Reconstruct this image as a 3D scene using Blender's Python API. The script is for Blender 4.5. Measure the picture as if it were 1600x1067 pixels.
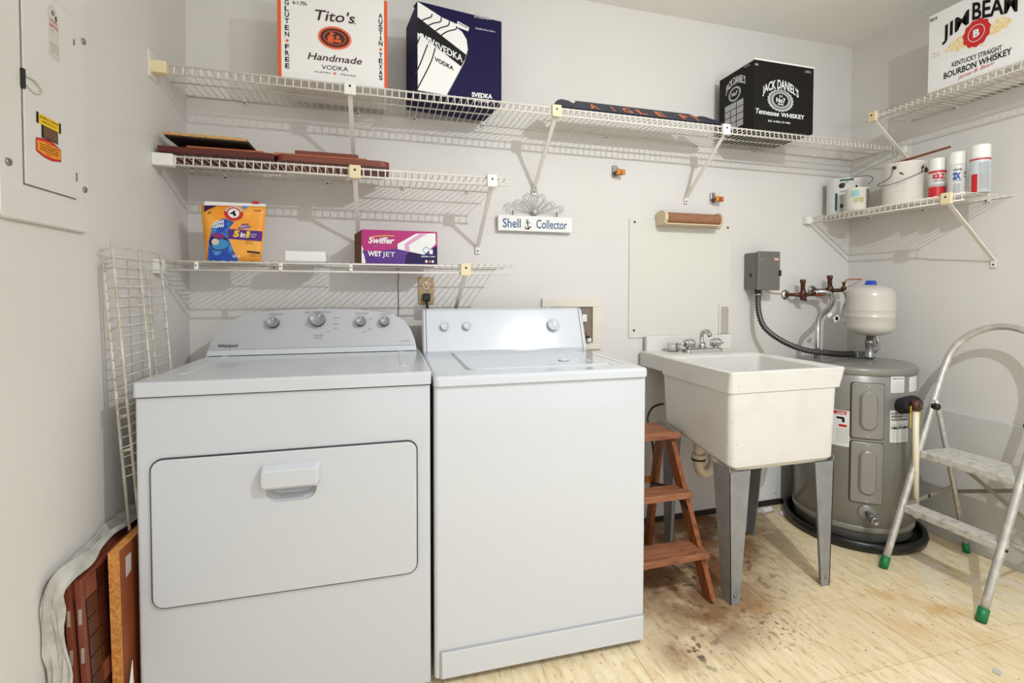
import bpy, bmesh, math, random
from mathutils import Vector, Matrix
random.seed(7)
for o in list(bpy.data.objects): bpy.data.objects.remove(o, do_unlink=True)
SC = bpy.context.scene
COL = SC.collection
V = Vector
PI = math.pi

# ---------------------------------------------------------------- camera
cd = bpy.data.cameras.new('camera'); cam = bpy.data.objects.new('camera', cd); COL.objects.link(cam)
cd.sensor_width = 36; cd.lens = 765.34 / 1600 * 36; cd.clip_start = .02
cd.shift_x = -14.06 / 1600; cd.shift_y = -60.6 / 1600
yaw, pitch, roll = .2809, -.0252, .0019
fwd = V((math.sin(yaw) * math.cos(pitch), math.cos(yaw) * math.cos(pitch), math.sin(pitch)))
rt = V((math.cos(yaw), -math.sin(yaw), 0)); up = rt.cross(fwd)
rt2 = rt * math.cos(roll) + up * math.sin(roll); up2 = -rt * math.sin(roll) + up * math.cos(roll)
M = Matrix((rt2, up2, -fwd)).transposed().to_4x4(); M.translation = V((.7053, -2.1706, 1.1688))
cam.matrix_world = M
SC.camera = cam

# ---------------------------------------------------------------- light and exposure
w = bpy.data.worlds.new('world'); SC.world = w; w.use_nodes = True
w.node_tree.nodes['Background'].inputs[0].default_value = (.90, .95, 1, 1)
w.node_tree.nodes['Background'].inputs[1].default_value = 1.2
def lamp(name, loc, energy, radius, col):
    l = bpy.data.lights.new(name, 'SPOT'); l.spot_size = math.radians(156); l.spot_blend = 1; l.energy = energy; l.shadow_soft_size = radius; l.color = col
    o = bpy.data.objects.new(name, l); COL.objects.link(o); o.location = loc; o.rotation_euler = (V((1.95, -.7, .3)) - V(loc)).to_track_quat('-Z', 'Y').to_euler()
    return o
lamp('flash_lamp', (1.9, -2.13, 2.30), 86, .008, (.90, .95, 1))
# added fill light, no real fixture, aimed up at the ceiling behind the viewer
al = bpy.data.lights.new('added_ceiling_fill', 'AREA'); al.energy = 36; al.size = .45; al.color = (.90, .95, 1)
ao = bpy.data.objects.new('added_ceiling_fill', al); COL.objects.link(ao); ao.location = (1.7, -2.9, 1.55); ao.rotation_euler = (PI, 0, 0)
SC.view_settings.view_transform = 'Standard'; SC.view_settings.look = 'None'
SC.view_settings.gamma = 1; SC.view_settings.use_curve_mapping = False
SC.view_settings.exposure = .3

# ---------------------------------------------------------------- materials
MATS = {}
def lin(c):
    return tuple((x / 255 / 12.92 if x / 255 <= .04045 else ((x / 255 + .055) / 1.055) ** 2.4) for x in c)
def mat(name, rgb, rough=.5, metal=0, noise=0, nscale=20, bump=0, bscale=200, coat=0, alpha=1, trans=0, rgb2=None, stretch=None, thr=None, spec=.5, emis=None):
    """rgb in sRGB 0-255; optional noise mix to rgb2 and fine bump"""
    if name in MATS: return MATS[name]
    m = bpy.data.materials.new(name); m.use_nodes = True; nt = m.node_tree; N = nt.nodes; L = nt.links
    b = N['Principled BSDF']; b.inputs['Base Color'].default_value = (*lin(rgb), 1)
    b.inputs['Roughness'].default_value = rough; b.inputs['Metallic'].default_value = metal
    b.inputs['Coat Weight'].default_value = coat; b.inputs['Transmission Weight'].default_value = trans
    b.inputs['Alpha'].default_value = alpha; b.inputs['Specular IOR Level'].default_value = spec
    geo = N.new('ShaderNodeNewGeometry'); mp = N.new('ShaderNodeMapping')
    L.new(geo.outputs['Position'], mp.inputs['Vector'])
    if stretch: mp.inputs['Scale'].default_value = stretch
    if rgb2 is not None:
        n = N.new('ShaderNodeTexNoise'); n.inputs['Scale'].default_value = nscale; n.inputs['Detail'].default_value = 6
        L.new(mp.outputs[0], n.inputs['Vector'])
        r = N.new('ShaderNodeValToRGB'); lo, hi = thr or (.35, .65)
        r.color_ramp.elements[0].position = lo; r.color_ramp.elements[0].color = (*lin(rgb), 1)
        r.color_ramp.elements[1].position = hi; r.color_ramp.elements[1].color = (*lin(rgb2), 1)
        L.new(n.outputs['Fac'], r.inputs[0]); L.new(r.outputs[0], b.inputs['Base Color'])
    if bump:
        n2 = N.new('ShaderNodeTexNoise'); n2.inputs['Scale'].default_value = bscale; n2.inputs['Detail'].default_value = 3
        L.new(geo.outputs['Position'], n2.inputs['Vector'])
        bp = N.new('ShaderNodeBump'); bp.inputs['Strength'].default_value = bump; bp.inputs['Distance'].default_value = .004
        L.new(n2.outputs['Fac'], bp.inputs['Height']); L.new(bp.outputs[0], b.inputs['Normal'])
    MATS[name] = m
    return m

def specks(m, scale, size, col):
    if 1:
        nt = m.node_tree; N = nt.nodes; L = nt.links; b = N['Principled BSDF']
        src = b.inputs['Base Color'].links[0].from_socket
        v = N.new('ShaderNodeTexVoronoi'); v.inputs['Scale'].default_value = scale
        geo = N.new('ShaderNodeNewGeometry'); L.new(geo.outputs['Position'], v.inputs['Vector'])
        lt = N.new('ShaderNodeMath'); lt.operation = 'LESS_THAN'; lt.inputs[1].default_value = size
        L.new(v.outputs['Distance'], lt.inputs[0])
        mx = N.new('ShaderNodeMixRGB'); mx.inputs[2].default_value = (*lin(col), 1)
        L.new(lt.outputs[0], mx.inputs[0]); L.new(src, mx.inputs[1]); L.new(mx.outputs[0], b.inputs['Base Color'])
    return m
def wall_mat(name, base, dirt, scale=1.3, spots=True):
    m = mat(name, base, .62, bump=.22, bscale=90, rgb2=dirt, nscale=scale, thr=(.45, .8))
    return specks(m, 5.5, .016, (150, 142, 130)) if spots else m
m_wall = wall_mat('wall_paint', (220, 216, 211), (214, 210, 203))
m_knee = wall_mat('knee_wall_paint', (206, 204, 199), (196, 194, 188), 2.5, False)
m_ceil = wall_mat('ceiling_paint', (238, 236, 230), (230, 227, 218))
m_appl = mat('appliance_enamel', (203, 206, 211), .16, coat=.3)
m_appl2 = mat('washer_enamel', (208, 211, 216), .14, coat=.3)
m_seam = mat('seam_dark', (62, 62, 64), .7)
m_silver = mat('console_silver', (184, 185, 188), .4, metal=.2)
m_knob = mat('knob_silver', (148, 148, 149), .38, metal=.2)
m_chrome = mat('chrome', (205, 205, 205), .12, metal=1)
m_dark = mat('black_plastic', (22, 21, 21), .4)
m_wire = mat('vinyl_wire_white', (228, 222, 212), .4)
m_wire_dirty = mat('vinyl_wire_dirty', (218, 212, 200), .5, rgb2=(188, 178, 160), nscale=30)
m_white = mat('white_plastic', (232, 230, 224), .4)
m_cream = mat('aged_cream_plastic', (228, 212, 172), .45)
m_beige = mat('beige_plastic', (222, 200, 168), .4)
m_card = mat('cardboard', (158, 112, 82), .85, rgb2=(146, 102, 74), nscale=60)
m_tub = mat('tub_plastic', (220, 217, 211), .42, rgb2=(211, 206, 196), nscale=9, bump=.05, bscale=60, thr=(.5, .85))
specks(m_tub, 19, .045, (150, 140, 124))
m_leg = mat('grey_leg_steel', (150, 151, 152), .45, metal=.25, rgb2=(140, 140, 140), nscale=20)
m_heater = mat('heater_grey', (134, 131, 125), .3, metal=.15, coat=.15)
m_heater2 = mat('heater_plate_grey', (140, 136, 130), .32, metal=.15)
m_gbox = mat('junction_grey', (112, 110, 105), .4, metal=.2)
m_gsteel = mat('galvanised', (150, 150, 148), .35, metal=.8)
m_darksteel = mat('dark_flex_steel', (74, 73, 71), .35, metal=.6)
m_copper = mat('old_copper', (104, 62, 44), .45, metal=.4, rgb2=(58, 38, 30), nscale=60)
m_orange = mat('orange_tape', (205, 82, 42), .5)
m_exp = mat('expansion_tank_paint', (196, 192, 182), .3, coat=.2)
m_blue = mat('blue_cap', (20, 62, 172), .4)
m_rubber = mat('black_rubber', (20, 20, 20), .35)
m_foam = mat('foam_black', (30, 29, 28), .9)
m_pvc = mat('pvc', (228, 216, 190), .4)
m_alu = mat('aluminium', (196, 194, 190), .38, metal=.55, rgb2=(214, 210, 202), nscale=28, thr=(.5, .62))
m_alu_step = mat('painted_step', (206, 202, 194), .55, metal=.2, rgb2=(176, 170, 162), nscale=35, thr=(.5, .66))
m_alu_dark = mat('aluminium_strut', (160, 154, 144), .45, metal=.5)
m_green = mat('green_rubber', (16, 120, 66), .4)
m_wood = mat('stool_wood', (152, 86, 42), .5, rgb2=(98, 50, 25), nscale=14, stretch=(6, 6, .6), thr=(.4, .7))
m_woodtop = mat('stool_tread_wood', (158, 104, 72), .6, rgb2=(116, 68, 44), nscale=14, stretch=(.8, 7, 6), thr=(.4, .7))
m_redwood = mat('dark_red_board', (84, 26, 20), .45, rgb2=(88, 28, 20), nscale=10)
m_brown = mat('brown_board', (118, 56, 36), .45, rgb2=(118, 54, 34), nscale=12, stretch=(.5, 5, 5))
m_tan = mat('tan_board', (188, 110, 66), .5, rgb2=(172, 96, 56), nscale=12, stretch=(.5, 5, 5))
m_chip = mat('chipboard_edge', (214, 172, 118), .8, rgb2=(176, 126, 76), nscale=160)
m_cork = mat('particle_core', (222, 158, 84), .85, rgb2=(188, 116, 52), nscale=170, bump=.3, bscale=170)
m_veneer = mat('orange_veneer', (146, 76, 42), .45, rgb2=(130, 64, 34), nscale=8)
m_tape = mat('duct_tape', (190, 186, 178), .6)
m_tile = mat('mosaic_brown', (74, 32, 22), .25, rgb2=(58, 24, 17), nscale=12)
m_tileback = mat('mosaic_edge', (138, 72, 50), .5, rgb2=(120, 60, 42), nscale=12)
m_grout = mat('grout_grey', (170, 158, 144), .8)
m_cloth = mat('dust_sheet', (196, 192, 184), .85, rgb2=(172, 168, 160), nscale=24, bump=.4, bscale=90)
m_paper = mat('paper_white', (236, 235, 231), .7)
m_boxwhite = mat('box_white', (232, 230, 226), .5)
m_print_or = mat('print_orange', (222, 86, 36), .5)
m_print_bk = mat('print_black', (14, 12, 11), .6, spec=.25)
m_print_gy = mat('print_grey', (120, 118, 116), .6)
m_print_lg = mat('print_light_grey', (176, 176, 178), .6)
m_print_wh = mat('print_white', (230, 230, 228), .5)
m_print_br = mat('print_dark_brown', (58, 28, 22), .5)
m_print_navy = mat('print_navy', (16, 6, 60), .6, spec=.2)
m_print_gold = mat('print_gold', (222, 178, 92), .5)
m_print_red = mat('print_red', (196, 32, 36), .45)
m_print_yel = mat('print_yellow', (238, 196, 30), .5)
m_print_amber = mat('print_amber', (238, 150, 36), .45)
m_print_teal = mat('print_teal', (18, 78, 76), .5)
m_print_ltteal = mat('print_light_teal', (150, 196, 192), .6)
m_print_olive = mat('print_olive', (178, 176, 104), .6)
m_print_blue = mat('print_blue', (26, 70, 150), .5)
m_print_sky = mat('print_sky_blue', (60, 140, 196), .4)
m_print_purple = mat('print_purple', (84, 30, 130), .4)
m_print_dpurple = mat('print_deep_purple', (36, 16, 76), .5, spec=.3)
m_print_magenta = mat('print_magenta', (176, 20, 110), .4)
m_print_steel = mat('print_steel_blue', (58, 96, 132), .6)
m_boxblack = mat('box_black', (18, 15, 13), .6, spec=.25)
m_gap_shade = mat('dark_gap', (52, 40, 32), .9)
m_tint = mat('worn_brown_sticker', (92, 66, 46), .5)

def floor_mat():
    m = bpy.data.materials.new('vinyl_tile'); m.use_nodes = True; nt = m.node_tree; N = nt.nodes; L = nt.links
    b = N['Principled BSDF']; b.inputs['Roughness'].default_value = .5
    geo = N.new('ShaderNodeNewGeometry')
    def noise(scale, det, stretch=None, rot=0):
        mp = N.new('ShaderNodeMapping'); L.new(geo.outputs['Position'], mp.inputs['Vector'])
        if rot: mp.inputs['Rotation'].default_value = (0, 0, rot)
        if stretch: mp.inputs['Scale'].default_value = stretch
        n = N.new('ShaderNodeTexNoise'); n.inputs['Scale'].default_value = scale; n.inputs['Detail'].default_value = det
        L.new(mp.outputs[0], n.inputs['Vector']); return n.outputs['Fac']
    def ramp(f, lo, hi, a=0., c=1.):
        r = N.new('ShaderNodeMapRange'); r.inputs[1].default_value = lo; r.inputs[2].default_value = hi
        r.inputs[3].default_value = a; r.inputs[4].default_value = c; L.new(f, r.inputs[0]); return r.outputs[0]
    def mix(f, c1, c2):
        x = N.new('ShaderNodeMixRGB'); L.new(f, x.inputs[0])
        for i, cc in ((1, c1), (2, c2)):
            if isinstance(cc, tuple): x.inputs[i].default_value = (*lin(cc), 1)
            else: L.new(cc, x.inputs[i])
        return x.outputs[0]
    def mul(a, c):
        x = N.new('ShaderNodeMath'); x.operation = 'MULTIPLY'; L.new(a, x.inputs[0])
        if isinstance(c, float): x.inputs[1].default_value = c
        else: L.new(c, x.inputs[1])
        return x.outputs[0]
    def spot(x, y, r0, r1):
        d = N.new('ShaderNodeVectorMath'); d.operation = 'DISTANCE'; L.new(geo.outputs['Position'], d.inputs[0])
        d.inputs[1].default_value = (x, y, 0); return ramp(d.outputs['Value'], r0, r1, 1., 0.)
    base = mix(ramp(noise(9, 8, (4.5, 1, 1), .25), .35, .66), (246, 231, 198), (229, 206, 162))
    base = mix(mul(ramp(noise(16, 8, (5, 1, 1), .25), .56, .7), .7), base, (190, 142, 74))
    base = mix(mul(ramp(noise(3.2, 4), .45, .7), .45), base, (232, 214, 176))
    oi = N.new('ShaderNodeObjectInfo')
    base = mix(ramp(oi.outputs['Random'], 0, 1, 0, .16), base, (186, 152, 100))
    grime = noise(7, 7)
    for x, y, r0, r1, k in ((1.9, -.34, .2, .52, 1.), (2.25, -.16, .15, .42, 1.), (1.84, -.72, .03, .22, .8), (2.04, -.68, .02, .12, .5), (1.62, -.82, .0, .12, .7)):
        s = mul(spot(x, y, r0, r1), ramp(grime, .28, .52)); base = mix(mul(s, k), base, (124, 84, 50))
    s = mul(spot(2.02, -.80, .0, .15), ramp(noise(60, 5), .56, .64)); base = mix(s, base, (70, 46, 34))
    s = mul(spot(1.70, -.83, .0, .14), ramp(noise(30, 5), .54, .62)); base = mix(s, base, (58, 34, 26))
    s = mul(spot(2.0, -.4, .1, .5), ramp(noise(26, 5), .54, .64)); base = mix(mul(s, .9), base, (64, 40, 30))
    s = mul(spot(2.05, -.70, .03, .13), ramp(noise(30, 5), .45, .6)); base = mix(mul(s, .35), base, (204, 142, 78))
    base = mix(mul(ramp(noise(70, 3), .67, .71), .8), base, (122, 92, 62))
    s = mul(spot(3.02, -.78, .05, .3), ramp(noise(9, 4), .45, .6)); base = mix(mul(s, .8), base, (232, 226, 214))
    s = mul(spot(2.62, -.86, .05, .3), ramp(noise(8, 4), .45, .65)); base = mix(mul(s, .6), base, (206, 152, 72))
    L.new(base, b.inputs['Base Color'])
    n2 = noise(120, 4); bp = N.new('ShaderNodeBump'); bp.inputs['Strength'].default_value = .12; bp.inputs['Distance'].default_value = .002
    L.new(n2, bp.inputs['Height']); L.new(bp.outputs[0], b.inputs['Normal'])
    return m
m_floor = floor_mat()

# ---------------------------------------------------------------- mesh helpers
class MB:
    def __init__(s): s.v = []; s.f = []; s.sm = []
    def add(s, vs, fs, smooth=False):
        k = len(s.v); s.v += [tuple(x) for x in vs]; s.f += [tuple(i + k for i in f) for f in fs]; s.sm += [smooth] * len(fs); return s
    def bm(s, bm, smooth=False):
        bm.verts.index_update(); s.add([v.co[:] for v in bm.verts], [[v.index for v in f.verts] for f in bm.faces], smooth); bm.free(); return s
    def box(s, a, b, bev=0, seg=2, mtx=None):
        bm = bmesh.new(); bmesh.ops.create_cube(bm, size=1)
        for v in bm.verts: v.co = V([(a[i] + b[i]) / 2 + v.co[i] * (b[i] - a[i]) for i in range(3)])
        if bev: bmesh.ops.bevel(bm, geom=bm.edges[:], offset=bev, segments=seg, profile=.5, affect='EDGES')
        if mtx is not None: bmesh.ops.transform(bm, matrix=mtx, verts=bm.verts)
        return s.bm(bm, False)
    def prism(s, poly, n, depth):
        """planar polygon (3d points) extruded by depth along n"""
        n = V(n); k = len(poly); p = [V(x) for x in poly]; q = [x + n * depth for x in p]
        nn = (p[1] - p[0]).cross(p[2] - p[1])
        fs = [list(range(k))[::-1], [k + i for i in range(k)]] + [[i, (i + 1) % k, k + (i + 1) % k, k + i] for i in range(k)]
        return s.add(p + q, fs)
    def tube(s, pts, r, n=8, cap=True, closed=False, smooth=True, flat=None):
        pts = [V(p) for p in pts]; N_ = len(pts); rs = r if isinstance(r, (list, tuple)) else [r] * N_
        T = []
        for i in range(N_):
            a = pts[i - 1] if (i > 0 or closed) else pts[i]; b = pts[(i + 1) % N_] if (i < N_ - 1 or closed) else pts[i]
            T.append((b - a).normalized())
        u = T[0].orthogonal().normalized()
        if flat is not None: u = V(flat); u = (u - T[0] * u.dot(T[0])).normalized()
        vs = []; fs = []
        for i in range(N_):
            u = (u - T[i] * u.dot(T[i])).normalized(); w_ = T[i].cross(u)
            for k in range(n):
                a = 2 * PI * (k + .5) / n; vs.append(pts[i] + (u * math.cos(a) + w_ * math.sin(a)) * rs[i])
        m = N_ if closed else N_ - 1
        for i in range(m):
            for k in range(n):
                a, b = i * n + k, i * n + (k + 1) % n; c, d = ((i + 1) % N_) * n + (k + 1) % n, ((i + 1) % N_) * n + k
                fs.append((a, b, c, d))
        s.add(vs, fs, smooth)
        if cap and not closed:
            s.add(vs[:n], [tuple(range(n))[::-1]]); s.add(vs[-n:], [tuple(range(n))])
        return s
    def bar(s, a, b, w_, t, side):
        """flat bar from a to b, width w_ along side, thickness t"""
        a, b = V(a), V(b); d = (b - a).normalized(); sd = V(side); sd = (sd - d * sd.dot(d)).normalized(); nn = d.cross(sd)
        vs = [p + sd * i * w_ / 2 + nn * j * t / 2 for p in (a, b) for i, j in ((-1, -1), (1, -1), (1, 1), (-1, 1))]
        return s.add(vs, [(3, 2, 1, 0), (4, 5, 6, 7), (0, 1, 5, 4), (1, 2, 6, 5), (2, 3, 7, 6), (3, 0, 4, 7)])
    def lathe(s, prof, org=(0, 0, 0), axis=(0, 0, 1), n=32, smooth=True):
        """prof: (radius, height) pairs"""
        ax = V(axis).normalized(); u = ax.orthogonal().normalized(); w_ = ax.cross(u); o = V(org); vs = []; fs = []
        for r, h in prof:
            for k in range(n):
                a = 2 * PI * k / n; vs.append(o + ax * h + (u * math.cos(a) + w_ * math.sin(a)) * max(r, 1e-5))
        for i in range(len(prof) - 1):
            for k in range(n): fs.append((i * n + k, i * n + (k + 1) % n, (i + 1) * n + (k + 1) % n, (i + 1) * n + k))
        s.add(vs, fs, smooth)
        s.add(vs[:n], [tuple(range(n))[::-1]]); s.add(vs[-n:], [tuple(range(n))])
        return s
    def loft(s, loops, cap0=True, cap1=True, smooth=False):
        n = len(loops[0]); vs = [p for l in loops for p in l]; fs = []
        for i in range(len(loops) - 1):
            for k in range(n): fs.append((i * n + k, i * n + (k + 1) % n, (i + 1) * n + (k + 1) % n, (i + 1) * n + k))
        s.add(vs, fs, smooth)
        if cap0: s.add(loops[0], [tuple(range(n))[::-1]])
        if cap1: s.add(loops[-1], [tuple(range(n))])
        return s
    def tf(s, M_): s.v = [tuple(M_ @ V(x)) for x in s.v]; return s

def smooth_pts(pts, k=8, closed=False):
    P = [V(p) for p in pts]; out = []; n = len(P)
    for i in range(n if closed else n - 1):
        if closed: p0, p1, p2, p3 = P[i - 1], P[i], P[(i + 1) % n], P[(i + 2) % n]
        else: p0, p1, p2, p3 = P[max(i - 1, 0)], P[i], P[i + 1], P[min(i + 2, n - 1)]
        for j in range(k):
            t = j / k
            out.append(.5 * ((2 * p1) + (p2 - p0) * t + (2 * p0 - 5 * p1 + 4 * p2 - p3) * t * t + (3 * p1 - p0 - 3 * p2 + p3) * t ** 3))
    if not closed: out.append(P[-1])
    return out
def rrect(cx, cy, hx, hy, r, n=4):
    out = []
    for sx, sy, a0 in ((1, 1, 0), (-1, 1, 90), (-1, -1, 180), (1, -1, 270)):
        for k in range(n + 1):
            a = math.radians(a0 + 90 * k / n); out.append((cx + sx * (hx - r) + r * math.cos(a), cy + sy * (hy - r) + r * math.sin(a)))
    return out

def build(name, mb, m, parent=None, fix=True):
    me = bpy.data.meshes.new(name)
    vs = mb.v
    if parent is not None:
        inv = parent['_inv'] if False else world_of(parent).inverted()
        vs = [tuple(inv @ V(x)) for x in vs]
    me.from_pydata(vs, [], mb.f)
    me.materials.append(m)
    for p, s_ in zip(me.polygons, mb.sm): p.use_smooth = s_
    if fix:
        b = bmesh.new(); b.from_mesh(me); bmesh.ops.remove_doubles(b, verts=b.verts, dist=1e-5); bmesh.ops.recalc_face_normals(b, faces=b.faces); b.to_mesh(me); b.free()
    o = bpy.data.objects.new(name, me); COL.objects.link(o)
    if parent is not None: o.parent = parent
    return o
def world_of(o):
    m = o.matrix_basis.copy()
    while o.parent is not None: o = o.parent; m = o.matrix_basis @ m
    return m
def tag(o, label, cat, group=None):
    o['label'] = label; o['category'] = cat
    if group: o['group'] = group
    return o
def thing(name, label, cat, loc, rz=0, group=None):
    o = bpy.data.objects.new(name, None); COL.objects.link(o); o.empty_display_size = .05
    o.location = loc; o.rotation_euler = (0, 0, rz); return tag(o, label, cat, group)
def struct(name, mb, m, parent=None, fix=True):
    o = build(name, mb, m, parent, fix)
    if parent is None: o['kind'] = 'structure'
    return o
def lab(o, s_): o['label'] = s_; return o

def cut(o, cutter):
    c_ = bpy.data.objects.new('cutter', bpy.data.meshes.new('cutter')); c_.data.from_pydata(cutter.v, [], cutter.f); COL.objects.link(c_)
    b = bmesh.new(); b.from_mesh(c_.data); bmesh.ops.remove_doubles(b, verts=b.verts, dist=1e-5); bmesh.ops.recalc_face_normals(b, faces=b.faces); b.to_mesh(c_.data); b.free()
    md = o.modifiers.new('cut', 'BOOLEAN'); md.object = c_; md.operation = 'DIFFERENCE'; md.solver = 'EXACT'
    bpy.context.view_layer.update()
    me = bpy.data.meshes.new_from_object(o.evaluated_get(bpy.context.evaluated_depsgraph_get()))
    o.modifiers.clear(); o.data = me; bpy.data.objects.remove(c_, do_unlink=True)
_txt = {}
def text_geo(s, bold=0.):
    key = (s, bold)
    if key not in _txt:
        cu = bpy.data.curves.new('t', 'FONT'); cu.body = s; cu.size = 1; cu.offset = bold; cu.resolution_u = 3
        ob = bpy.data.objects.new('t', cu); COL.objects.link(ob)
        bpy.context.view_layer.update()
        me = bpy.data.meshes.new_from_object(ob.evaluated_get(bpy.context.evaluated_depsgraph_get()))
        vs = [(v.co.x, v.co.y) for v in me.vertices]; fs = [tuple(p.vertices) for p in me.polygons]
        bpy.data.objects.remove(ob, do_unlink=True); bpy.data.meshes.remove(me); bpy.data.curves.remove(cu)
        xs = [v[0] for v in vs]; x0 = min(xs); x1 = max(xs)
        _txt[key] = ([(x - x0, y) for x, y in vs], fs, x1 - x0)
    return _txt[key]
def txt_mb(mb, s, p0, p1, h, upv, n, bold=0., shear=0., arc=0., off=.0012, taper=None):
    """flat lettering from p0 to p1 (baseline), capital height h, along up, on a face of normal n"""
    vs, fs, wd = text_geo(s, bold)
    p0, p1, upv, n = V(p0), V(p1), V(upv), V(n).normalized(); d = p1 - p0; L_ = d.length; d = d / L_
    sx = L_ / wd; sy = h / .70
    out = []
    for x, y in vs:
        X = x * sx; t = x / wd * 2 - 1; Y = y * sy
        if taper: Y *= taper(t)
        Y += arc * (1 - t * t)
        X += shear * y * sy
        out.append(p0 + d * X + upv * Y + n * off)
    return mb.add(out, fs)
def text(s, p0, p1, h, m, parent, upv=(0, 0, 1), n=(0, -1, 0), **k):
    mb = MB(); txt_mb(mb, s, p0, p1, h, upv, n, **k)
    return build('lettering', mb, m, parent, fix=False)
def flat(name, poly, m, parent, n=(0, -1, 0), off=.0004, th=.0003):
    n = V(n).normalized(); mb = MB(); mb.prism([V(p) + n * off for p in poly], n, th)
    return build(name, mb, m, parent)
def oval(c_, ex, ey, n_=40, wob=0, k=0):
    c_, ex, ey = V(c_), V(ex), V(ey); out = []
    for i in range(n_):
        a = 2 * PI * i / n_; r = 1 + (wob if i % 2 else 0) if wob and not k else 1 + wob * math.sin(k * a)
        out.append(c_ + ex * math.cos(a) * r + ey * math.sin(a) * r)
    return out
def ring(name, c_, ex, ey, wf, m, parent, n=(0, -1, 0), off=.001, a0=0, a1=360, N_=40):
    c_, ex, ey, n = V(c_), V(ex), V(ey), V(n).normalized(); vs = []; fs = []
    for i in range(N_ + 1):
        a = math.radians(a0 + (a1 - a0) * i / N_); q = ex * math.cos(a) + ey * math.sin(a)
        vs += [c_ + q + n * off, c_ + q * (1 - wf) + n * off]
        if i: fs.append((2 * i - 2, 2 * i, 2 * i + 1, 2 * i - 1))
    return build(name, MB().add(vs, fs), m, parent, fix=False)

# ---------------------------------------------------------------- room shell
W, H, YF = 3.2736, 2.535, -3.7
struct('wall_back', MB().box((-.1, 0, 0), (W + .1, .1, H)), m_wall)
struct('wall_left', MB().box((-.1, YF - .1, 0), (0, 0, H)), m_wall)
struct('wall_right', MB().box((W, YF - .1, 0), (W + .1, 0, H)), m_wall)
# front wall behind the viewer, with an unseen opening added for fill light
struct('wall_front', MB().box((0, YF - .1, 0), (.3, YF, H)).box((2.9, YF - .1, 0), (W, YF, H)).box((.3, YF - .1, 2.15), (2.9, YF, H)), m_wall)
struct('ceiling', MB().box((-.1, YF - .1, H), (W + .1, .1, H + .1)), m_ceil)
flr = struct('floor', MB().box((-.1, YF - .1, -.1), (W + .1, .1, -.004)), mat('subfloor', (96, 66, 42), .9))
struct('wall_gap_shade', MB().box((1.60, -.012, 0), (2.83, 0, .024)), m_gap_shade)  # dark strip painted as the shade of the gap under the wallboard
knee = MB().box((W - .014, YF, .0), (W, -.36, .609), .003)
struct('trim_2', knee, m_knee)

def clip_poly(poly, x0, x1, y0, y1):
    def cut(P, f, g):
        out = []
        for i in range(len(P)):
            a, b = P[i], P[(i + 1) % len(P)]; fa, fb = f(a), f(b)
            if fa >= 0: out.append(a)
            if (fa >= 0) != (fb >= 0): t = fa / (fa - fb); out.append((a[0] + (b[0] - a[0]) * t, a[1] + (b[1] - a[1]) * t))
        return out
    for f in (lambda p: p[0] - x0, lambda p: x1 - p[0], lambda p: p[1] - y0, lambda p: y1 - p[1]):
        if poly: poly = cut(poly, f, None)
    return poly
ta = -.0372; tu = V((math.cos(ta), math.sin(ta), 0)); tv = V((-math.sin(ta), math.cos(ta), 0)); T = .3048; g = .0007
for i in range(-8, 8):
    for j in range(-11, 4):
        o = V((1.7959, -.7299, 0)) + tu * i * T + tv * j * T
        P = [o + tu * a + tv * b for a, b in ((g, g), (T - g, g), (T - g, T - g), (g, T - g))]
        P = clip_poly([(p.x, p.y) for p in P], .001, W - .001, YF + .001, -.001)
        if len(P) < 3: continue
        z = random.uniform(-.0004, 0)
        build('floor_tile', MB().prism([(x, y, -.004) for x, y in P], (0, 0, 1), .004 + z), m_floor, flr)

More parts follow.
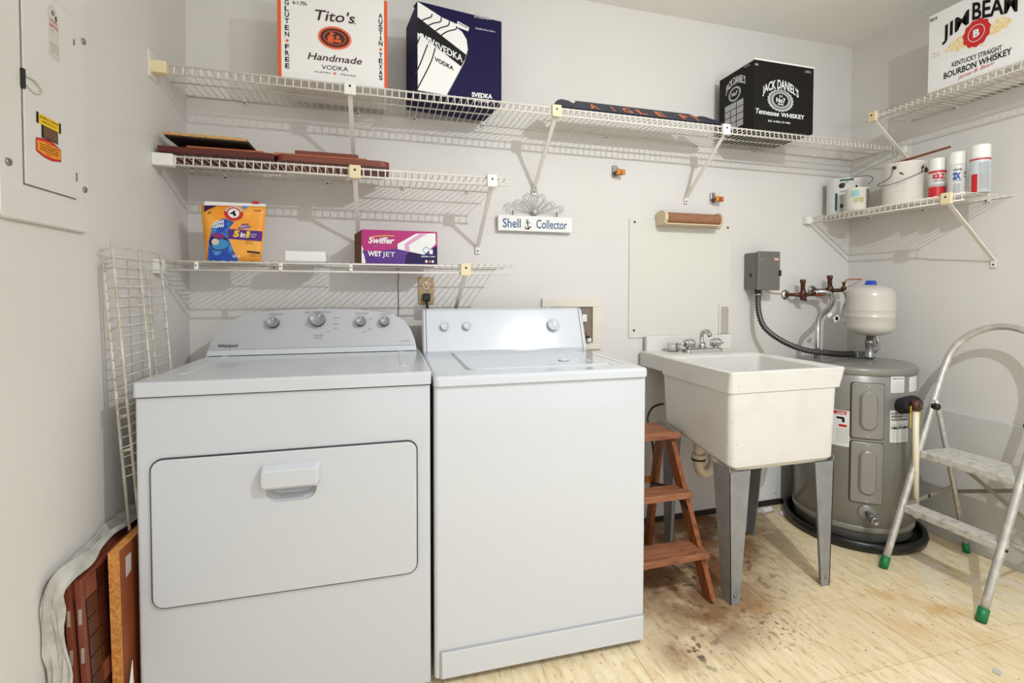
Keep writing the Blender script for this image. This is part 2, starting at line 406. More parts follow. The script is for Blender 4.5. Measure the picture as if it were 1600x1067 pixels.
# ---------------------------------------------------------------- wire shelves
def wire_shelf(name, label, O, A, B, L_, D_=.29, mids=(.5,), clips=(), wallclips=(), m=None, drop=.25, lip=.032, group='white wire shelves on the walls', lipwires=True):
    """O: back corner at deck level, A: along, B: out of the wall"""
    m = m or m_wire; O, A, B = V(O), V(A), V(B); Z = V((0, 0, 1)); t = thing(name, label, 'wire shelf', O, 0, group)
    P = lambda a, b, z=0: O + A * a + B * b + Z * z
    build('back_rail', MB().tube([P(0, .004), P(L_, .004)], .0032, 6), m, t)
    for q in mids: build('support_rod', MB().tube([P(0, D_ * q, -.005), P(L_, D_ * q, -.005)], .0032, 6), m, t)
    build('front_rail', MB().tube([P(0, D_, -.004), P(L_, D_, -.004)], .0038, 6), m, t)
    build('lower_rail', MB().tube([P(0, D_ + .002, -lip), P(L_, D_ + .002, -lip)], .0038, 6), m, t)
    mb = MB(); k = int(L_ / .0254)
    for i in range(k):
        a = .008 + i * (L_ - .016) / (k - 1)
        mb.tube([P(a, 0), P(a, D_), P(a, D_ + .004, -lip)] if lipwires else [P(a, 0), P(a, D_ + .004)], .0020, 4, cap=False, smooth=False)
    o = build('cross_wire', mb, m, t); o['kind'] = 'stuff'
    for a, cm, fd in clips:
        c_ = build('rail_clip', MB().box((-.02, -.008, -.024), (.02, .008, .024), .003, mtx=Matrix.Translation(P(a, D_ + .008, -.018)) @ Matrix((A, -B, Z)).transposed().to_4x4()), cm, t)
        lab(c_, ('yellowed' if cm is m_cream else 'white') + ' plastic rail clip')
        build('screw', MB().lathe([(.0045, 0), (.003, .002)], P(a, D_ + .016, -.012), B, 10), m_dark, c_)
        if fd is None: continue
        top = P(a, D_ - .002, -.035); ft = P(a, .006, -drop + fd)
        b_ = build('brace', MB().bar(top, ft, .016, .006, A).bar(ft + Z * .006, ft - Z * .03 + B * 0, .02, .005, A), m, t)
        build('screw', MB().lathe([(.004, 0), (.003, .002)], ft - Z * .018 + B * .003, B, 10), m_dark, b_)
    for a in wallclips:
        c_ = build('wall_clip', MB().box(P(a, 0) - V((.007, .012, .014)), P(a, 0) + V((.007, .012, .006)) if abs(A.x) > .5 else P(a, 0) + V((.012, .007, .006)), .002), m_white, t)
        build('screw', MB().lathe([(.0035, 0), (.0035, .002)], P(a, .012, -.008), B, 8), m_dark, c_)
    return t, P
def wall_bracket(t, at, size, m, name='end_bracket'):
    x0, x1 = at; o = build(name, MB().box(x0, x1, .003), m, t); return o
X, Y, Z = V((1, 0, 0)), V((0, 1, 0)), V((0, 0, 1))
t, P = wire_shelf('wire_shelf', 'longest white wire shelf, spanning the back wall under the liquor boxes', (.002, -.001, 1.908), X, -Y, W - .004, .29,
    clips=((.605, m_white, -.02), (1.39, m_cream, -.02), (2.197, m_white, -.02)), wallclips=(.2, .62, .85, 1.15, 1.75, 2.25, 2.6, 3.0))
o = lab(wall_bracket(t, ((.0, -.315, 1.868), (.045, -.285, 1.908)), 0, m_cream), 'yellowed end bracket'); build('bracket_plate', MB().box((0, -.325, 1.85), (.004, -.265, 1.935), .001), m_wire, o)
o = wall_bracket(t, ((W - .02, -.315, 1.868), (W - .001, -.285, 1.912)), 0, m_white); build('bracket_plate', MB().box((W - .004, -.335, 1.845), (W - .001, -.265, 1.93), .001), m_wire, o)
t, P = wire_shelf('wire_shelf', 'white wire shelf carrying the brown boards, above the detergent bag', (.002, -.001, 1.612), X, -Y, 1.195, .29,
    clips=((.62, m_cream, 0), (1.125, m_white, 0)), wallclips=(.13, .5, .8, 1.08))
wall_bracket(t, ((.0, -.315, 1.572), (.06, -.285, 1.612)), 0, m_white)
t, P = wire_shelf('wire_shelf', 'lowest white wire shelf on the back wall, holding the detergent bag and the purple box', (.002, -.001, 1.266), X, -Y, 1.21, .30,
    clips=((1.02, m_cream, .05),), wallclips=(.3, .78, 1.08), m=m_wire, lipwires=False)
wall_bracket(t, ((.0, -.32, 1.222), (.03, -.292, 1.268)), 0, m_white)
for a in (.115, .37, .60): 
    c_ = build('rail_clip', MB().box((a, -.312, 1.235), (a + .012, -.300, 1.262), .003), m_white, t); build('screw', MB().lathe([(.0025, 0), (.002, .002)], (a + .006, -.312, 1.25), -Y, 8), m_dark, c_)
t, P = wire_shelf('wire_shelf', 'upper white wire shelf on the right wall, under the white bourbon box', (W - .001, -.33, 2.02), -Y, -X, 1.5, .29,
    clips=((.035, m_cream, 0), (1.2, m_cream, 0)), wallclips=(.2, .5, .9))
t, P = wire_shelf('wire_shelf', 'short wire shelf with paint cans, high on the right wall', (W - .001, -.003, 1.572), -Y, -X, .75, .29,
    clips=((.69, m_cream, -.02),), wallclips=(.12, .4, .66))
wall_bracket(t, ((W - .33, -.03, 1.535), (W - .29, -.001, 1.575)), 0, m_white)

# ---------------------------------------------------------------- clothes dryer (left) and washer (right)
RZ = -.0203
def frame(o, rz): return Matrix.Translation(V(o)) @ Matrix.Rotation(rz, 4, 'Z')
DM = frame((.1087, -.7223, 0), RZ); WM = frame((.8553, -.744, 0), RZ)
def rbox(x0, x1, y0, y1, z0, z1, r, n=4, zb=0):
    """box with rounded vertical edges and a small rounded top edge"""
    mb = MB(); lp = lambda d, z: [(x, y, z) for x, y in rrect((x0 + x1) / 2, (y0 + y1) / 2, (x1 - x0) / 2 - d, (y1 - y0) / 2 - d, max(r - d, .0005), n)]
    loops = [lp(0, z0)]
    if zb:
        for k in range(4): a = k / 3 * PI / 2; loops.append(lp(zb * (1 - math.cos(a)), z1 - zb + zb * math.sin(a)))
    else: loops.append(lp(0, z1))
    return mb.loft(loops, smooth=False)
def dial(parent, p, n, r, h, m, dark=True, ringr=None, up=(0, 0, 1), a=0):
    """round control knob standing out of a panel"""
    n = V(n).normalized(); p = V(p)
    if ringr: build('dial_ring', MB().lathe([(ringr, 0), (ringr, .0015), (ringr - .003, .003), (ringr - .005, .0015)], p, n, 36), m_knob if m is m_knob else m_print_lg, parent)
    if dark: build('dial_shadow_ring', MB().lathe([(r * 1.02, 0), (r * 1.02, h * .55)], p, n, 32), m_dark, parent)
    k = build('control_knob', MB().lathe([(r * .96, h * .3), (r, h * .5), (r, h * .85), (r * .93, h), (r * .9, h * .96), (0, h * .95)], p, n, 36), m, parent)
    upv = V(up); s_ = upv.cross(n); d = upv * math.cos(a) + s_ * math.sin(a); q = p + n * h
    build('pointer', MB().bar(q + d * r * .25, q + d * r * .8, .0022, .001, d.cross(n)), m_print_wh if dark else m_print_lg, k)
    return k
t = thing('clothes_dryer', 'white front-loading dryer with a wide drop-down door and a silver curved control panel', 'dryer', (.1087, -.7223, 0), RZ)
cab = build('cabinet', rbox(0, .737, .004, .66, .012, .893, .008).tf(DM), m_appl, t)
build('top_seam', MB().box((.004, .006, .890), (.733, .65, .899), 0).tf(DM), m_seam, t)
build('top_panel', rbox(-.003, .740, -.004, .665, .897, .934, .012, zb=.007).tf(DM), m_appl, t)
for a, b in (((.055, .12, .933), (.075, .49, .936)), ((.655, .12, .933), (.675, .49, .936))): build('deck_ridge', MB().box(a, b, .001).tf(DM), m_appl, t)
# console: curved outline swept back
out = [(.0, .936), (.004, .955), (.016, .99), (.034, 1.02), (.062, 1.05), (.10, 1.073), (.15, 1.086), (.22, 1.092), (.37, 1.096), (.50, 1.093), (.58, 1.086), (.64, 1.072), (.68, 1.046), (.703, 1.012), (.717, .975), (.724, .936)]
def cons(out, yb, sl, thick):
    f = [(x, yb + (z - out[0][1]) * sl, z) for x, z in out]; b = [(x, yb + thick, z) for x, z in out]
    return f, b
f, b = cons(out, .503, .32, .13); mb = MB(); mb.loft([f, b]); mb.tf(DM)
con = build('control_panel', mb, m_appl, t)
cx, cz = .362, 1.01; plate = [(cx + (x - cx) * .985, .9565 + (z - .936) * (.865)) for x, z in out[1:-1]]
plate = [(out[0][0] + .010, .9565)] + [(x, max(z, .9565)) for x, z in plate if z > .96] + [(.716, .9565)]
pf = [(x, .500 + (z - .936) * .32, z) for x, z in plate]; pb = [(x, .504 + (z - .936) * .32, z) for x, z in plate]
mb = MB().loft([pf, pb]).tf(DM); build('face_plate', mb, m_silver, con)
NC = (-0.0194, -0.9532, 0.3017); NC = V(NC); NC = NC if NC.y < 0 else -NC; UC = NC.cross(X).normalized(); UC = UC if UC.z > 0 else -UC
PO = NC * .0042
pt = lambda p: V(p) + PO
for p, r in (((0.3313, -0.1915, 1.0462), .019), ((0.4823, -0.1916, 1.0557), .026), ((0.6358, -0.1976, 1.0464), .018), ((0.7233, -0.1998, 1.0451), .018)):
    dial(con, pt(p), NC, r, .022, m_knob, up=UC, a=(.6 if r > .02 else 0), ringr=None)
for s_, a, b, h in (('Whirlpool', (0.1558, -0.2138, 0.9645), (0.2186, -0.2149, 0.965), .0105), ('TEMPERATURE', (0.3147, -0.1816, 1.0765), (0.3622, -0.1823, 1.0772), .0032), ('NORMAL', (0.4323, -0.1821, 1.0823), (0.4546, -0.1827, 1.0821), .003), ('AUTO DRY', (0.4635, -0.1817, 1.0856), (0.5337, -0.1841, 1.0825), .003), ('WRINKLE SHIELD', (0.6146, -0.1876, 1.0769), (0.6639, -0.1883, 1.0776), .0032), ('CYCLE SIGNAL', (0.7019, -0.1908, 1.0723), (0.7476, -0.1915, 1.073), .0032), ('OFF', (0.2968, -0.1892, 1.0513), (0.3054, -0.1894, 1.0512), .003), ('TIMED DRY', (0.5364, -0.1906, 1.0622), (0.5592, -0.1916, 1.0607), .003), ('HEAVY', (0.5368, -0.1982, 1.0383), (0.5573, -0.1987, 1.038), .003), ('LIGHT', (0.5372, -0.2034, 1.0218), (0.5553, -0.2039, 1.0215), .003), ('OFF', (0.5148, -0.2066, 1.0104), (0.5261, -0.2069, 1.0102), .003), ('COTTON', (0.4295, -0.1962, 1.0377), (0.4449, -0.1966, 1.0375), .003), ('SENSOR', (0.4706, -0.2098, 0.9974), (0.5017, -0.2106, 0.9967), .004), ('DRYER', (0.473, -0.2128, 0.988), (0.4997, -0.2135, 0.9874), .003), ('6TH SENSE', (0.7799, -0.2251, 0.969), (0.8161, -0.2253, 0.9705), .003), ('ON', (0.6663, -0.1953, 1.0557), (0.6781, -0.1956, 1.0555), .003), ('MORE', (0.664, -0.2075, 1.0171), (0.6757, -0.2078, 1.0169), .003), ('LOW', (0.6429, -0.21, 1.0079), (0.6546, -0.2103, 1.0077), .003)):
    text(s_, pt(a), pt(b), h, m_print_gy if h < .01 else m_print_bk, con, upv=UC, n=NC, off=.0006, bold=.012)
# door with a dark seam around it
def rr3(x0, x1, z0, z1, r, y): return [(x, y, z) for x, z in rrect((x0 + x1) / 2, (z0 + z1) / 2, (x1 - x0) / 2, (z1 - z0) / 2, r, 6)]
seam_ = build('door_seam', MB().loft([rr3(.032, .700, .347, .737, .030, .006), rr3(.032, .700, .347, .737, .030, -.0006)]).tf(DM), m_seam, t)
door = build('door', MB().loft([rr3(.0355, .6965, .3505, .7335, .027, .004), rr3(.0355, .6965, .3505, .7335, .027, -.0035), rr3(.038, .694, .353, .731, .025, -.006)]).tf(DM), m_appl, t)
cx0 = lambda y0, y1: MB().loft([rr3(.302, .428, .598, .672, .030, y0), rr3(.302, .428, .598, .672, .030, y1)]).tf(DM)
for o_ in (cab, seam_, door): cut(o_, cx0(-.03, .045))
build('handle_recess', MB().loft([rr3(.301, .429, .597, .673, .031, -.0062), rr3(.304, .426, .600, .670, .030, .002), rr3(.312, .418, .612, .666, .026, .018), rr3(.325, .405, .625, .655, .014, .024)], cap0=False).tf(DM), m_appl, door)
build('handle', MB().loft([rr3(.288, .440, .643, .702, .012, -.004), rr3(.289, .439, .644, .701, .012, -.012), rr3(.294, .434, .645, .692, .010, -.032), rr3(.298, .430, .649, .688, .008, -.034)]).tf(DM), m_appl, door)
build('handle_shadow_lip', MB().box((.292, -.016, .636), (.436, -.006, .643), .002).tf(DM), m_appl, door)
for x in (.05, .69):
    for y in (.06, .6): build('foot', MB().lathe([(.018, 0), (.018, .013)], DM @ V((x, y, 0)), Z, 16), m_dark, t)

t = thing('washing_machine', 'white top-loading washing machine beside the wooden stepladder', 'washer', (.8553, -.744, 0), RZ)
build('cabinet', rbox(0, .686, .004, .64, .022, .888, .012).tf(WM), m_appl2, t)
build('top_seam', MB().box((.004, .008, .884), (.682, .64, .893)).tf(WM), m_seam, t)
top = build('top_panel', rbox(-.002, .688, -.006, .655, .890, .919, .016, zb=.010).tf(WM), m_appl2, t)
build('deck_groove', MB().box((.107, .085, .9180), (.112, .53, .9194)).box((.602, .085, .9180), (.606, .53, .9194)).box((.645, .085, .9180), (.648, .53, .9194)).tf(WM), m_print_lg, top)
lid = build('lid', MB().loft([[(x, y, z) for x, y in rrect(.357, .305, .242 - d, .222 - d, .03, 5)] for z, d in ((.917, 0), (.9215, 0), (.9235, .003), (.9235, .04), (.9215, .05))], smooth=False).tf(WM), m_appl2, t)
build('lid_bump', MB().lathe([(.02, 0), (.018, .003), (.01, .005), (0, .006)], WM @ V((.47, .2, .9225)), Z, 24), m_appl2, lid)
# kick panel
build('kick_seam', MB().box((.016, -.0008, .022), (.682, .006, .104)).tf(WM), m_print_lg, t)
build('kick_panel', MB().box((.020, -.004, .022), (.678, .006, .100), .002).tf(WM), m_appl2, t)
for x in (.05, .64):
    for y in (.06, .58): build('foot', MB().lathe([(.018, 0), (.018, .023)], WM @ V((x, y, 0)), Z, 16), m_dark, t)
# console: wedge with rounded end caps
SL = .402
def wprof(x, g): return [(x, .502 + g, .919), (x, .499 + g, .930), (x, .499 + SL * .15 + g, 1.086), (x, .572 + g, 1.0935), (x, .60, 1.094), (x, .635, 1.08), (x, .635, .919)]
mb = MB().loft([wprof(.016, 0), wprof(.664, 0)]).tf(WM); con = build('control_panel', mb, m_appl2, t)
build('end_cap', MB().loft([wprof(.667, .0), wprof(.676, 0), [(x, y + .012, z - (.006 if z > 1 else 0)) for x, y, z in wprof(.686, .0)]]).tf(WM), m_appl2, t)
build('end_cap', MB().loft([[(x, y + .008, z - (.004 if z > 1 else 0)) for x, y, z in wprof(.0, .0)], wprof(.006, 0), wprof(.013, 0)]).tf(WM), m_appl2, t)
build('console_gap', MB().loft([[(x, y + .004, z - .002) for x, y, z in wprof(.012, 0)], [(x, y + .004, z - .002) for x, y, z in wprof(.668, 0)]]).tf(WM), m_print_gy, t)
NW = V((-0.0188, -0.9275, 0.3732)); NW = NW if NW.y < 0 else -NW; UW = NW.cross(X).normalized(); UW = UW if UW.z > 0 else -UW
PO2 = NW * .004
pw = lambda p: V(p) + PO2
for p, r, rr in (((0.9538, -0.2054, 1.0187), .0165, None), ((1.0427, -0.2068, 1.0197), .0165, None), ((1.4081, -0.2146, 1.0187), .026, .036)):
    dial(con, pw(p), NW, r, .022, m_appl2, dark=False, ringr=rr, up=UW, a=-.7)
build('panel_line', MB().bar(pw((0.8696, -0.2295, 0.9544)), pw((1.513, -0.244, 0.9509)), .001, .0006, UW), m_print_gy, con)
build('panel_stripe', MB().bar(pw((0.9043, -0.1829, 1.072)), pw((1.3103, -0.1907, 1.0731)), .0042, .0006, UW), m_print_lg, con)
for s_, a, b, h in (('ESTATE', (1.1754, -0.2083, 1.0226), (1.227, -0.2093, 1.0227), .006), ('BY WHIRLPOOL', (1.1801, -0.2115, 1.0148), (1.2207, -0.2122, 1.0151), .003), ('TEMPERATURE', (0.9398, -0.1851, 1.0684), (0.9706, -0.1858, 1.0683), .0028), ('WATER LEVEL', (1.0199, -0.1868, 1.0683), (1.0671, -0.1877, 1.0683), .0028), ('HEAVY DUTY SUPER CAPACITY', (1.1177, -0.1888, 1.0682), (1.2098, -0.1906, 1.0683), .0028), ('5 CYCLE', (1.2456, -0.1913, 1.0684), (1.2985, -0.1924, 1.0684), .0034), ('HOT', (0.9203, -0.1985, 1.0342), (0.933, -0.1988, 1.034), .003), ('WARM', (0.979, -0.199, 1.0358), (1.0022, -0.1996, 1.0355), .003), ('COLD', (0.9092, -0.2071, 1.0121), (0.9243, -0.2076, 1.0118), .003), ('COLD', (0.9831, -0.2067, 1.0169), (1.0113, -0.2075, 1.0164), .003), ('SMALL', (1.0183, -0.1965, 1.0441), (1.0339, -0.1969, 1.0439), .003), ('MED', (1.0575, -0.197, 1.0448), (1.0707, -0.1973, 1.0446), .003), ('LARGE', (1.0721, -0.2035, 1.0293), (1.0906, -0.204, 1.029), .003), ('NORMAL', (1.3346, -0.2036, 1.0423), (1.3629, -0.2043, 1.0419), .003), ('REGULAR', (1.314, -0.2157, 1.0112), (1.3587, -0.217, 1.0104), .003), ('PERMANENT PRESS', (1.4385, -0.1944, 1.0705), (1.5027, -0.196, 1.0698), .003), ('DELICATE', (1.471, -0.2322, 0.978), (1.5028, -0.2332, 0.9774), .003), ('SOAK', (1.3577, -0.2373, 0.9598), (1.3913, -0.2383, 0.959), .003), ('RINSE', (1.4542, -0.2072, 1.0393), (1.4716, -0.2077, 1.0391), .003)):
    text(s_, pw(a), pw(b), h, m_print_gy, con, upv=UW, n=NW, off=.0006, bold=.01)
for a, b in (((1.4273, -0.2012, 1.0531), (1.4354, -0.1949, 1.0691)), ((1.4451, -0.2241, 0.997), (1.4686, -0.2311, 0.9807)), ((1.3994, -0.2312, 0.9769), (1.3973, -0.2374, 0.9614)), ((0.9782, -0.205, 1.0208), (1.0089, -0.2064, 1.019)), ((0.9765, -0.1989, 1.0359), (0.9896, -0.1973, 1.0407)), ((1.0617, -0.2032, 1.0295), (1.0688, -0.2075, 1.0192))):
    build('dial_line', MB().bar(pw(a), pw(b), .0008, .0005, UW), m_print_gy, con)

# ---------------------------------------------------------------- laundry tub
t = thing('laundry_sink', 'cream plastic laundry tub on four tapered grey metal legs', 'sink', (2.2, -.35, 0))
def lp(x0, x1, y0, y1, z, r, n=4, tilt=0): return [(x, y, z + tilt * (y - y0)) for x, y in rrect((x0 + x1) / 2, (y0 + y1) / 2, (x1 - x0) / 2, (y1 - y0) / 2, r, n)]
mb = MB()
mb.loft([lp(1.960, 2.425, -.655, -.235, .497, .03, tilt=.16), lp(1.946, 2.432, -.668, -.222, .515, .03, tilt=.16), lp(1.938, 2.440, -.670, -.216, .790, .022), lp(1.932, 2.455, -.675, -.214, .792, .02), lp(1.934, 2.472, -.678, -.212, .866, .014),
         lp(1.938, 2.468, -.674, -.216, .870, .012), lp(1.960, 2.446, -.652, -.236, .869, .02), lp(1.968, 2.436, -.642, -.244, .860, .024), lp(1.985, 2.405, -.62, -.262, .56, .04), lp(2.02, 2.37, -.58, -.30, .545, .04)], cap0=True, cap1=True)
tub = build('basin', mb, m_tub, t)
deck = build('faucet_deck', MB().box((1.936, -.222, .800), (2.470, -.020, .872), .006), m_tub, t)
build('backsplash', MB().box((1.962, -.040, .868), (2.462, -.012, .944), .006), m_tub, t)
for x0, x1 in ((1.99, 2.10), (2.335, 2.44)):
    for i in range(7):
        x = x0 + (x1 - x0) * i / 6; build('soap_ridge', MB().box((x - .003, -.20, .871), (x + .003, -.16, .8745), .0012), m_tub, deck)
def sink_leg(x, y, sx, sy):
    mb = MB(); o = V((x, y, 0)); th = .004
    f = [o + V((0, 0, .498)), o + V((sx * .094, 0, .498)), o + V((sx * .052, 0, 0.)), o + V((sx * .012, 0, 0))]
    mb.prism(f if sx * sy > 0 else f[::-1], (0, sy, 0), th)
    s_ = [o + V((0, 0, .52)), o + V((0, sy * .094, .51)), o + V((sx * .012, sy * .046, 0)), o + V((sx * .012, 0, 0))]
    mb.prism(s_, (sx, 0, 0), th)
    l = build('leg', mb, m_leg, t)
    build('bolt', MB().lathe([(.007, 0), (.006, .003), (.002, .0045)], o + V((sx * .032, -sy * .0 - (.001 if sy > 0 else -.004), .035)), (0, -1 if sy > 0 else 1, 0), 12), m_gsteel, l)
for x, y, sx, sy in ((1.938, -.668, 1, 1), (2.430, -.668, -1, 1), (1.945, -.216, 1, -1), (2.430, -.216, -1, -1)): sink_leg(x, y, sx, sy)
build('cross_brace', MB().tube([(2.40, -.222, .50), (2.355, -.25, .16)], .004, 6).tube([(2.385, -.222, .50), (2.34, -.25, .16)], .003, 6), m_gsteel, t)
build('drain_pipe', MB().tube([(2.03, -.36, .52), (2.03, -.36, .45)], .021, 16).tube(smooth_pts([(2.03, -.36, .46), (2.032, -.355, .415), (2.06, -.34, .372), (2.10, -.33, .365), (2.135, -.32, .395), (2.14, -.31, .43), (2.14, -.30, .47)], 5), .021, 16), m_pvc, t)
build('slip_nut', MB().lathe([(.029, -.01), (.03, 0), (.029, .01)], (2.03, -.36, .452), Z, 16), m_pvc, t)
build('slip_nut', MB().lathe([(.029, -.01), (.03, 0), (.029, .01)], (2.14, -.30, .452), Z, 16), m_pvc, t)
build('clamp', MB().lathe([(.0305, -.004), (.0305, .004)], (2.03, -.36, .44), Z, 16), m_copper, t)

t = thing('faucet', 'chrome two-handle faucet on the back of the cream tub', 'faucet', (2.21, -.12, .872))
build('base_plate', MB().loft([[(x, y, z) for x, y in rrect(2.21, -.135, .105 - d, .028 - d, .02, 5)] for z, d in ((.8725, 0), (.888, .001), (.892, .006))]), m_chrome, t)
build('spout', MB().lathe([(.02, .89), (.018, .905), (.015, .92)], (2.21, -.13, 0), Z, 20).tube(smooth_pts([(2.21, -.13, .915), (2.21, -.128, .95), (2.212, -.14, .972), (2.216, -.165, .972), (2.218, -.18, .952)], 6), .0105, 12), m_chrome, t)
for s_, x in ((-1, 2.135), (1, 2.285)):
    prof = [(.02, .892), (.018, .898), (.024, .902)]
    mb = MB().lathe([(.016, .89), (.016, .90)], (x, -.135, 0), Z, 16)
    for i in range(12):
        a = 2 * PI * i / 12; mb.tube([(x + .022 * math.cos(a), -.135 + .022 * math.sin(a), .899), (x + .021 * math.cos(a), -.135 + .021 * math.sin(a), .932)], .0045, 6)
    mb.lathe([(.022, .899), (.022, .932), (.016, .937), (0, .938)], (x, -.135, 0), Z, 20)
    build('handle', mb, m_chrome, t)
    build('handle_lever', MB().tube([(x + s_ * .02, -.135, .915), (x + s_ * .048, -.13, .912)], [.009, .004], 8), m_chrome, t)
t = thing('glass_jar', 'small clear jar lying on the tub ledge left of the faucet', 'jar', (2.06, -.08, .895))
build('body', MB().lathe([(.018, 0), (.021, .004), (.021, .034), (.018, .040), (.016, .040), (.018, .032), (.018, .006)], (2.045, -.09, .895), (1, -.5, 0), 20), mat('clear_glass', (222, 222, 218), .08, trans=.5), t)
build('lid', MB().lathe([(.0215, 0), (.0215, .01), (.018, .012)], (2.081, -.108, .895), (1, -.5, 0), 20), m_gsteel, t)
t = thing('wall_strip', 'small cream bracket with a grey strip on the wall right of the faucet', 'bracket', (2.43, -.01, .95))
build('frame', MB().box((2.400, -.012, .945), (2.468, -.0075, 1.10), .002), mat('bracket_cream', (222, 214, 202), .5), t)
build('strip', MB().box((2.412, -.0145, .947), (2.456, -.0115, 1.086), .001), mat('bracket_grey', (178, 172, 162), .5), t)

# splash panel and towel holder
t = thing('splash_panel', 'clear plastic splash panel screwed to the wall above the tub', 'panel', (2.18, 0, .93))
build('sheet', MB().box((1.882, -.0065, .935), (2.474, -.001, 1.520), .001), mat('splash_plastic', (218, 216, 206), .22, coat=.4), t)
for x, z in ((1.91, 1.505), (2.452, 1.497), (1.91, .972)): build('screw', MB().lathe([(.006, 0), (.004, .003)], (x, -.0065, z), -Y, 12), m_dark, t)
t = thing('paper_towel_holder', 'beige wall holder with a bare brown cardboard tube, above the splash panel', 'towel holder', (2.2, 0, 1.5))
build('back_bar', MB().box((2.035, -.022, 1.490), (2.40, -.0068, 1.515), .004).box((2.035, -.085, 1.492), (2.36, -.02, 1.498), .002), m_beige, t)
arm = [(-.009, 1.492), (-.009, 1.548), (-.03, 1.556), (-.055, 1.560), (-.082, 1.554), (-.095, 1.535), (-.095, 1.515), (-.082, 1.496), (-.06, 1.490)]
build('end_arm', MB().loft([[(x, y, z) for y, z in arm] for x in (2.025, 2.041)]), m_beige, t)
build('end_arm', MB().loft([[(x, y, z) for y, z in arm] for x in (2.345, 2.357)]), m_beige, t)
mb = MB(); pr = []
for i in range(60):
    x = 2.042 + i * .3025 / 59; pr.append((.0275 + (.0006 if i % 3 else -.0006), x))
mb.lathe(pr, (0, -.058, 1.524), X, 24); build('cardboard_tube', mb, m_card, t)

# ---------------------------------------------------------------- junction box and conduits
t = thing('junction_box', 'grey metal electrical box on the wall with ribbed conduit below', 'electrical box', (2.62, 0, 1.17))
build('box', MB().box((2.560, -.095, 1.176), (2.690, -.001, 1.366), .006), m_gbox, t)
cov = build('cover', MB().box((2.556, -.108, 1.172), (2.694, -.093, 1.371), .005), m_gbox, t)
build('hasp', MB().box((2.684, -.114, 1.245), (2.698, -.09, 1.275), .003), m_dark, cov)
flat('sticker', [(2.655, -.108, 1.325), (2.682, -.108, 1.325), (2.682, -.108, 1.338), (2.655, -.108, 1.338)], mat('sticker_pink', (214, 170, 150), .5), cov)
flat('rivet', oval((2.575, -.108, 1.33), (.003, 0, 0), (0, 0, .003), 10), m_print_lg, cov)
for z in (1.21, 1.25, 1.31): build('knockout', MB().lathe([(.010, 0), (.009, .0015)], (2.560, -.05, z), -X, 14), m_dark if z == 1.25 else m_gbox, t)
build('cable', MB().tube([(2.675, -.03, 1.178), (2.72, -.006, 1.160), (2.81, -.005, 1.152)], .003, 6), m_beige, t)
build('connector', MB().lathe([(.016, 0), (.016, -.02), (.02, -.02), (.02, -.032), (.014, -.034)], (2.60, -.06, 1.176), Z, 16), m_gsteel, t)
def ribbed(pts, r, k=7, amp=.13, step=.0052, n=10):
    p = smooth_pts(pts, 12); q = [p[0]]; d = 0
    for a, b in zip(p, p[1:]):
        L_ = (b - a).length; s_ = 0
        while d + (L_ - s_) >= step: s_ += step - d; q.append(a.lerp(b, s_ / L_)); d = 0
        d += L_ - s_
    return MB().tube(q, [r * (1 + (amp if i % 2 else -amp)) for i in range(len(q))], n, smooth=True)
t = tag(build('flexible_conduit', ribbed([(2.60, -.06, 1.142), (2.592, -.075, 1.06), (2.600, -.11, .98), (2.655, -.17, .915), (2.735, -.23, .875), (2.83, -.27, .862), (2.93, -.27, .853), (3.00, -.27, .852)], .0135, amp=.2, step=.0068), m_darksteel), 'dark ribbed metal conduit looping from the grey wall box to the water heater', 'conduit')
build('connector', MB().box((2.995, -.295, .833), (3.05, -.245, .866), .004), m_gsteel, t)

# ---------------------------------------------------------------- water heater
hx, hy, R = 2.96, -.30, .25
t = thing('water_heater', 'squat grey electric water heater standing in a black pan in the corner', 'water heater', (hx, hy, 0))
build('tank', MB().lathe([(.238, .030), (.245, .035), (.245, .075), (.2505, .08), (.2505, .785), (.246, .790)], (hx, hy, 0), Z, 72), m_heater, t)
build('top_cap', MB().lathe([(.252, .788), (.254, .790), (.254, .812), (.250, .820), (.236, .825), (.12, .831), (0, .832)], (hx, hy, 0), Z, 72), m_heater, t)
build('base_band', MB().lathe([(.2525, .075), (.2545, .08), (.2545, .098), (.2525, .102)], (hx, hy, 0), Z, 72), m_heater, t)
def cyl(az, z, r=R, da=0): a = math.radians(az); return V((hx + r * math.cos(a), hy + r * math.sin(a), z))
def subd(P, n=5, m=8):
    out = []
    for i in range(len(P)):
        out.append(P[i]); q = P[(i + 1) % len(P)]
        if (i + 1) % (n + 1) == 0:
            for k in range(1, m): out.append((P[i][0] + (q[0] - P[i][0]) * k / m, P[i][1] + (q[1] - P[i][1]) * k / m))
    return out
def curved(az0, az1, z0, z1, r, th, rc=0, n=10, inset=0):
    """rounded rectangular patch wrapped around the tank"""
    am = math.radians((az0 + az1) / 2); hw = math.radians((az1 - az0) / 2) * r; zc = (z0 + z1) / 2; hz = (z1 - z0) / 2
    def loop(d, rr):
        pts = []
        rc_ = max(rc - d, .0008)
        for x, z in subd(rrect(0, 0, hw - d, hz - d, rc_, 5)): a = am + x / r; pts.append((hx + rr * math.cos(a), hy + rr * math.sin(a), zc + z))
        return pts
    return loop
def wrap(name, az0, az1, z0, z1, rc, m, parent, th=.004, bev=.002, ins=()):
    lo = curved(az0, az1, z0, z1, R, th, rc); mb = MB()
    loops = [lo(0, R), lo(0, R + th), lo(bev, R + th + bev * .7)]
    for d, r in ins: loops.append(lo(d, R + r))
    # flat grid interior is approximated by nested loops so it follows the curve
    hw = math.radians((az1 - az0) / 2) * R; last = ins[-1] if ins else (bev, th + bev * .7)
    k = 5
    for i in range(1, k + 1): loops.append(lo(last[0] + (min(hw, (z1 - z0) / 2) - last[0] - .002) * i / k, R + last[1]))
    return build(name, mb.loft(loops), m, parent)
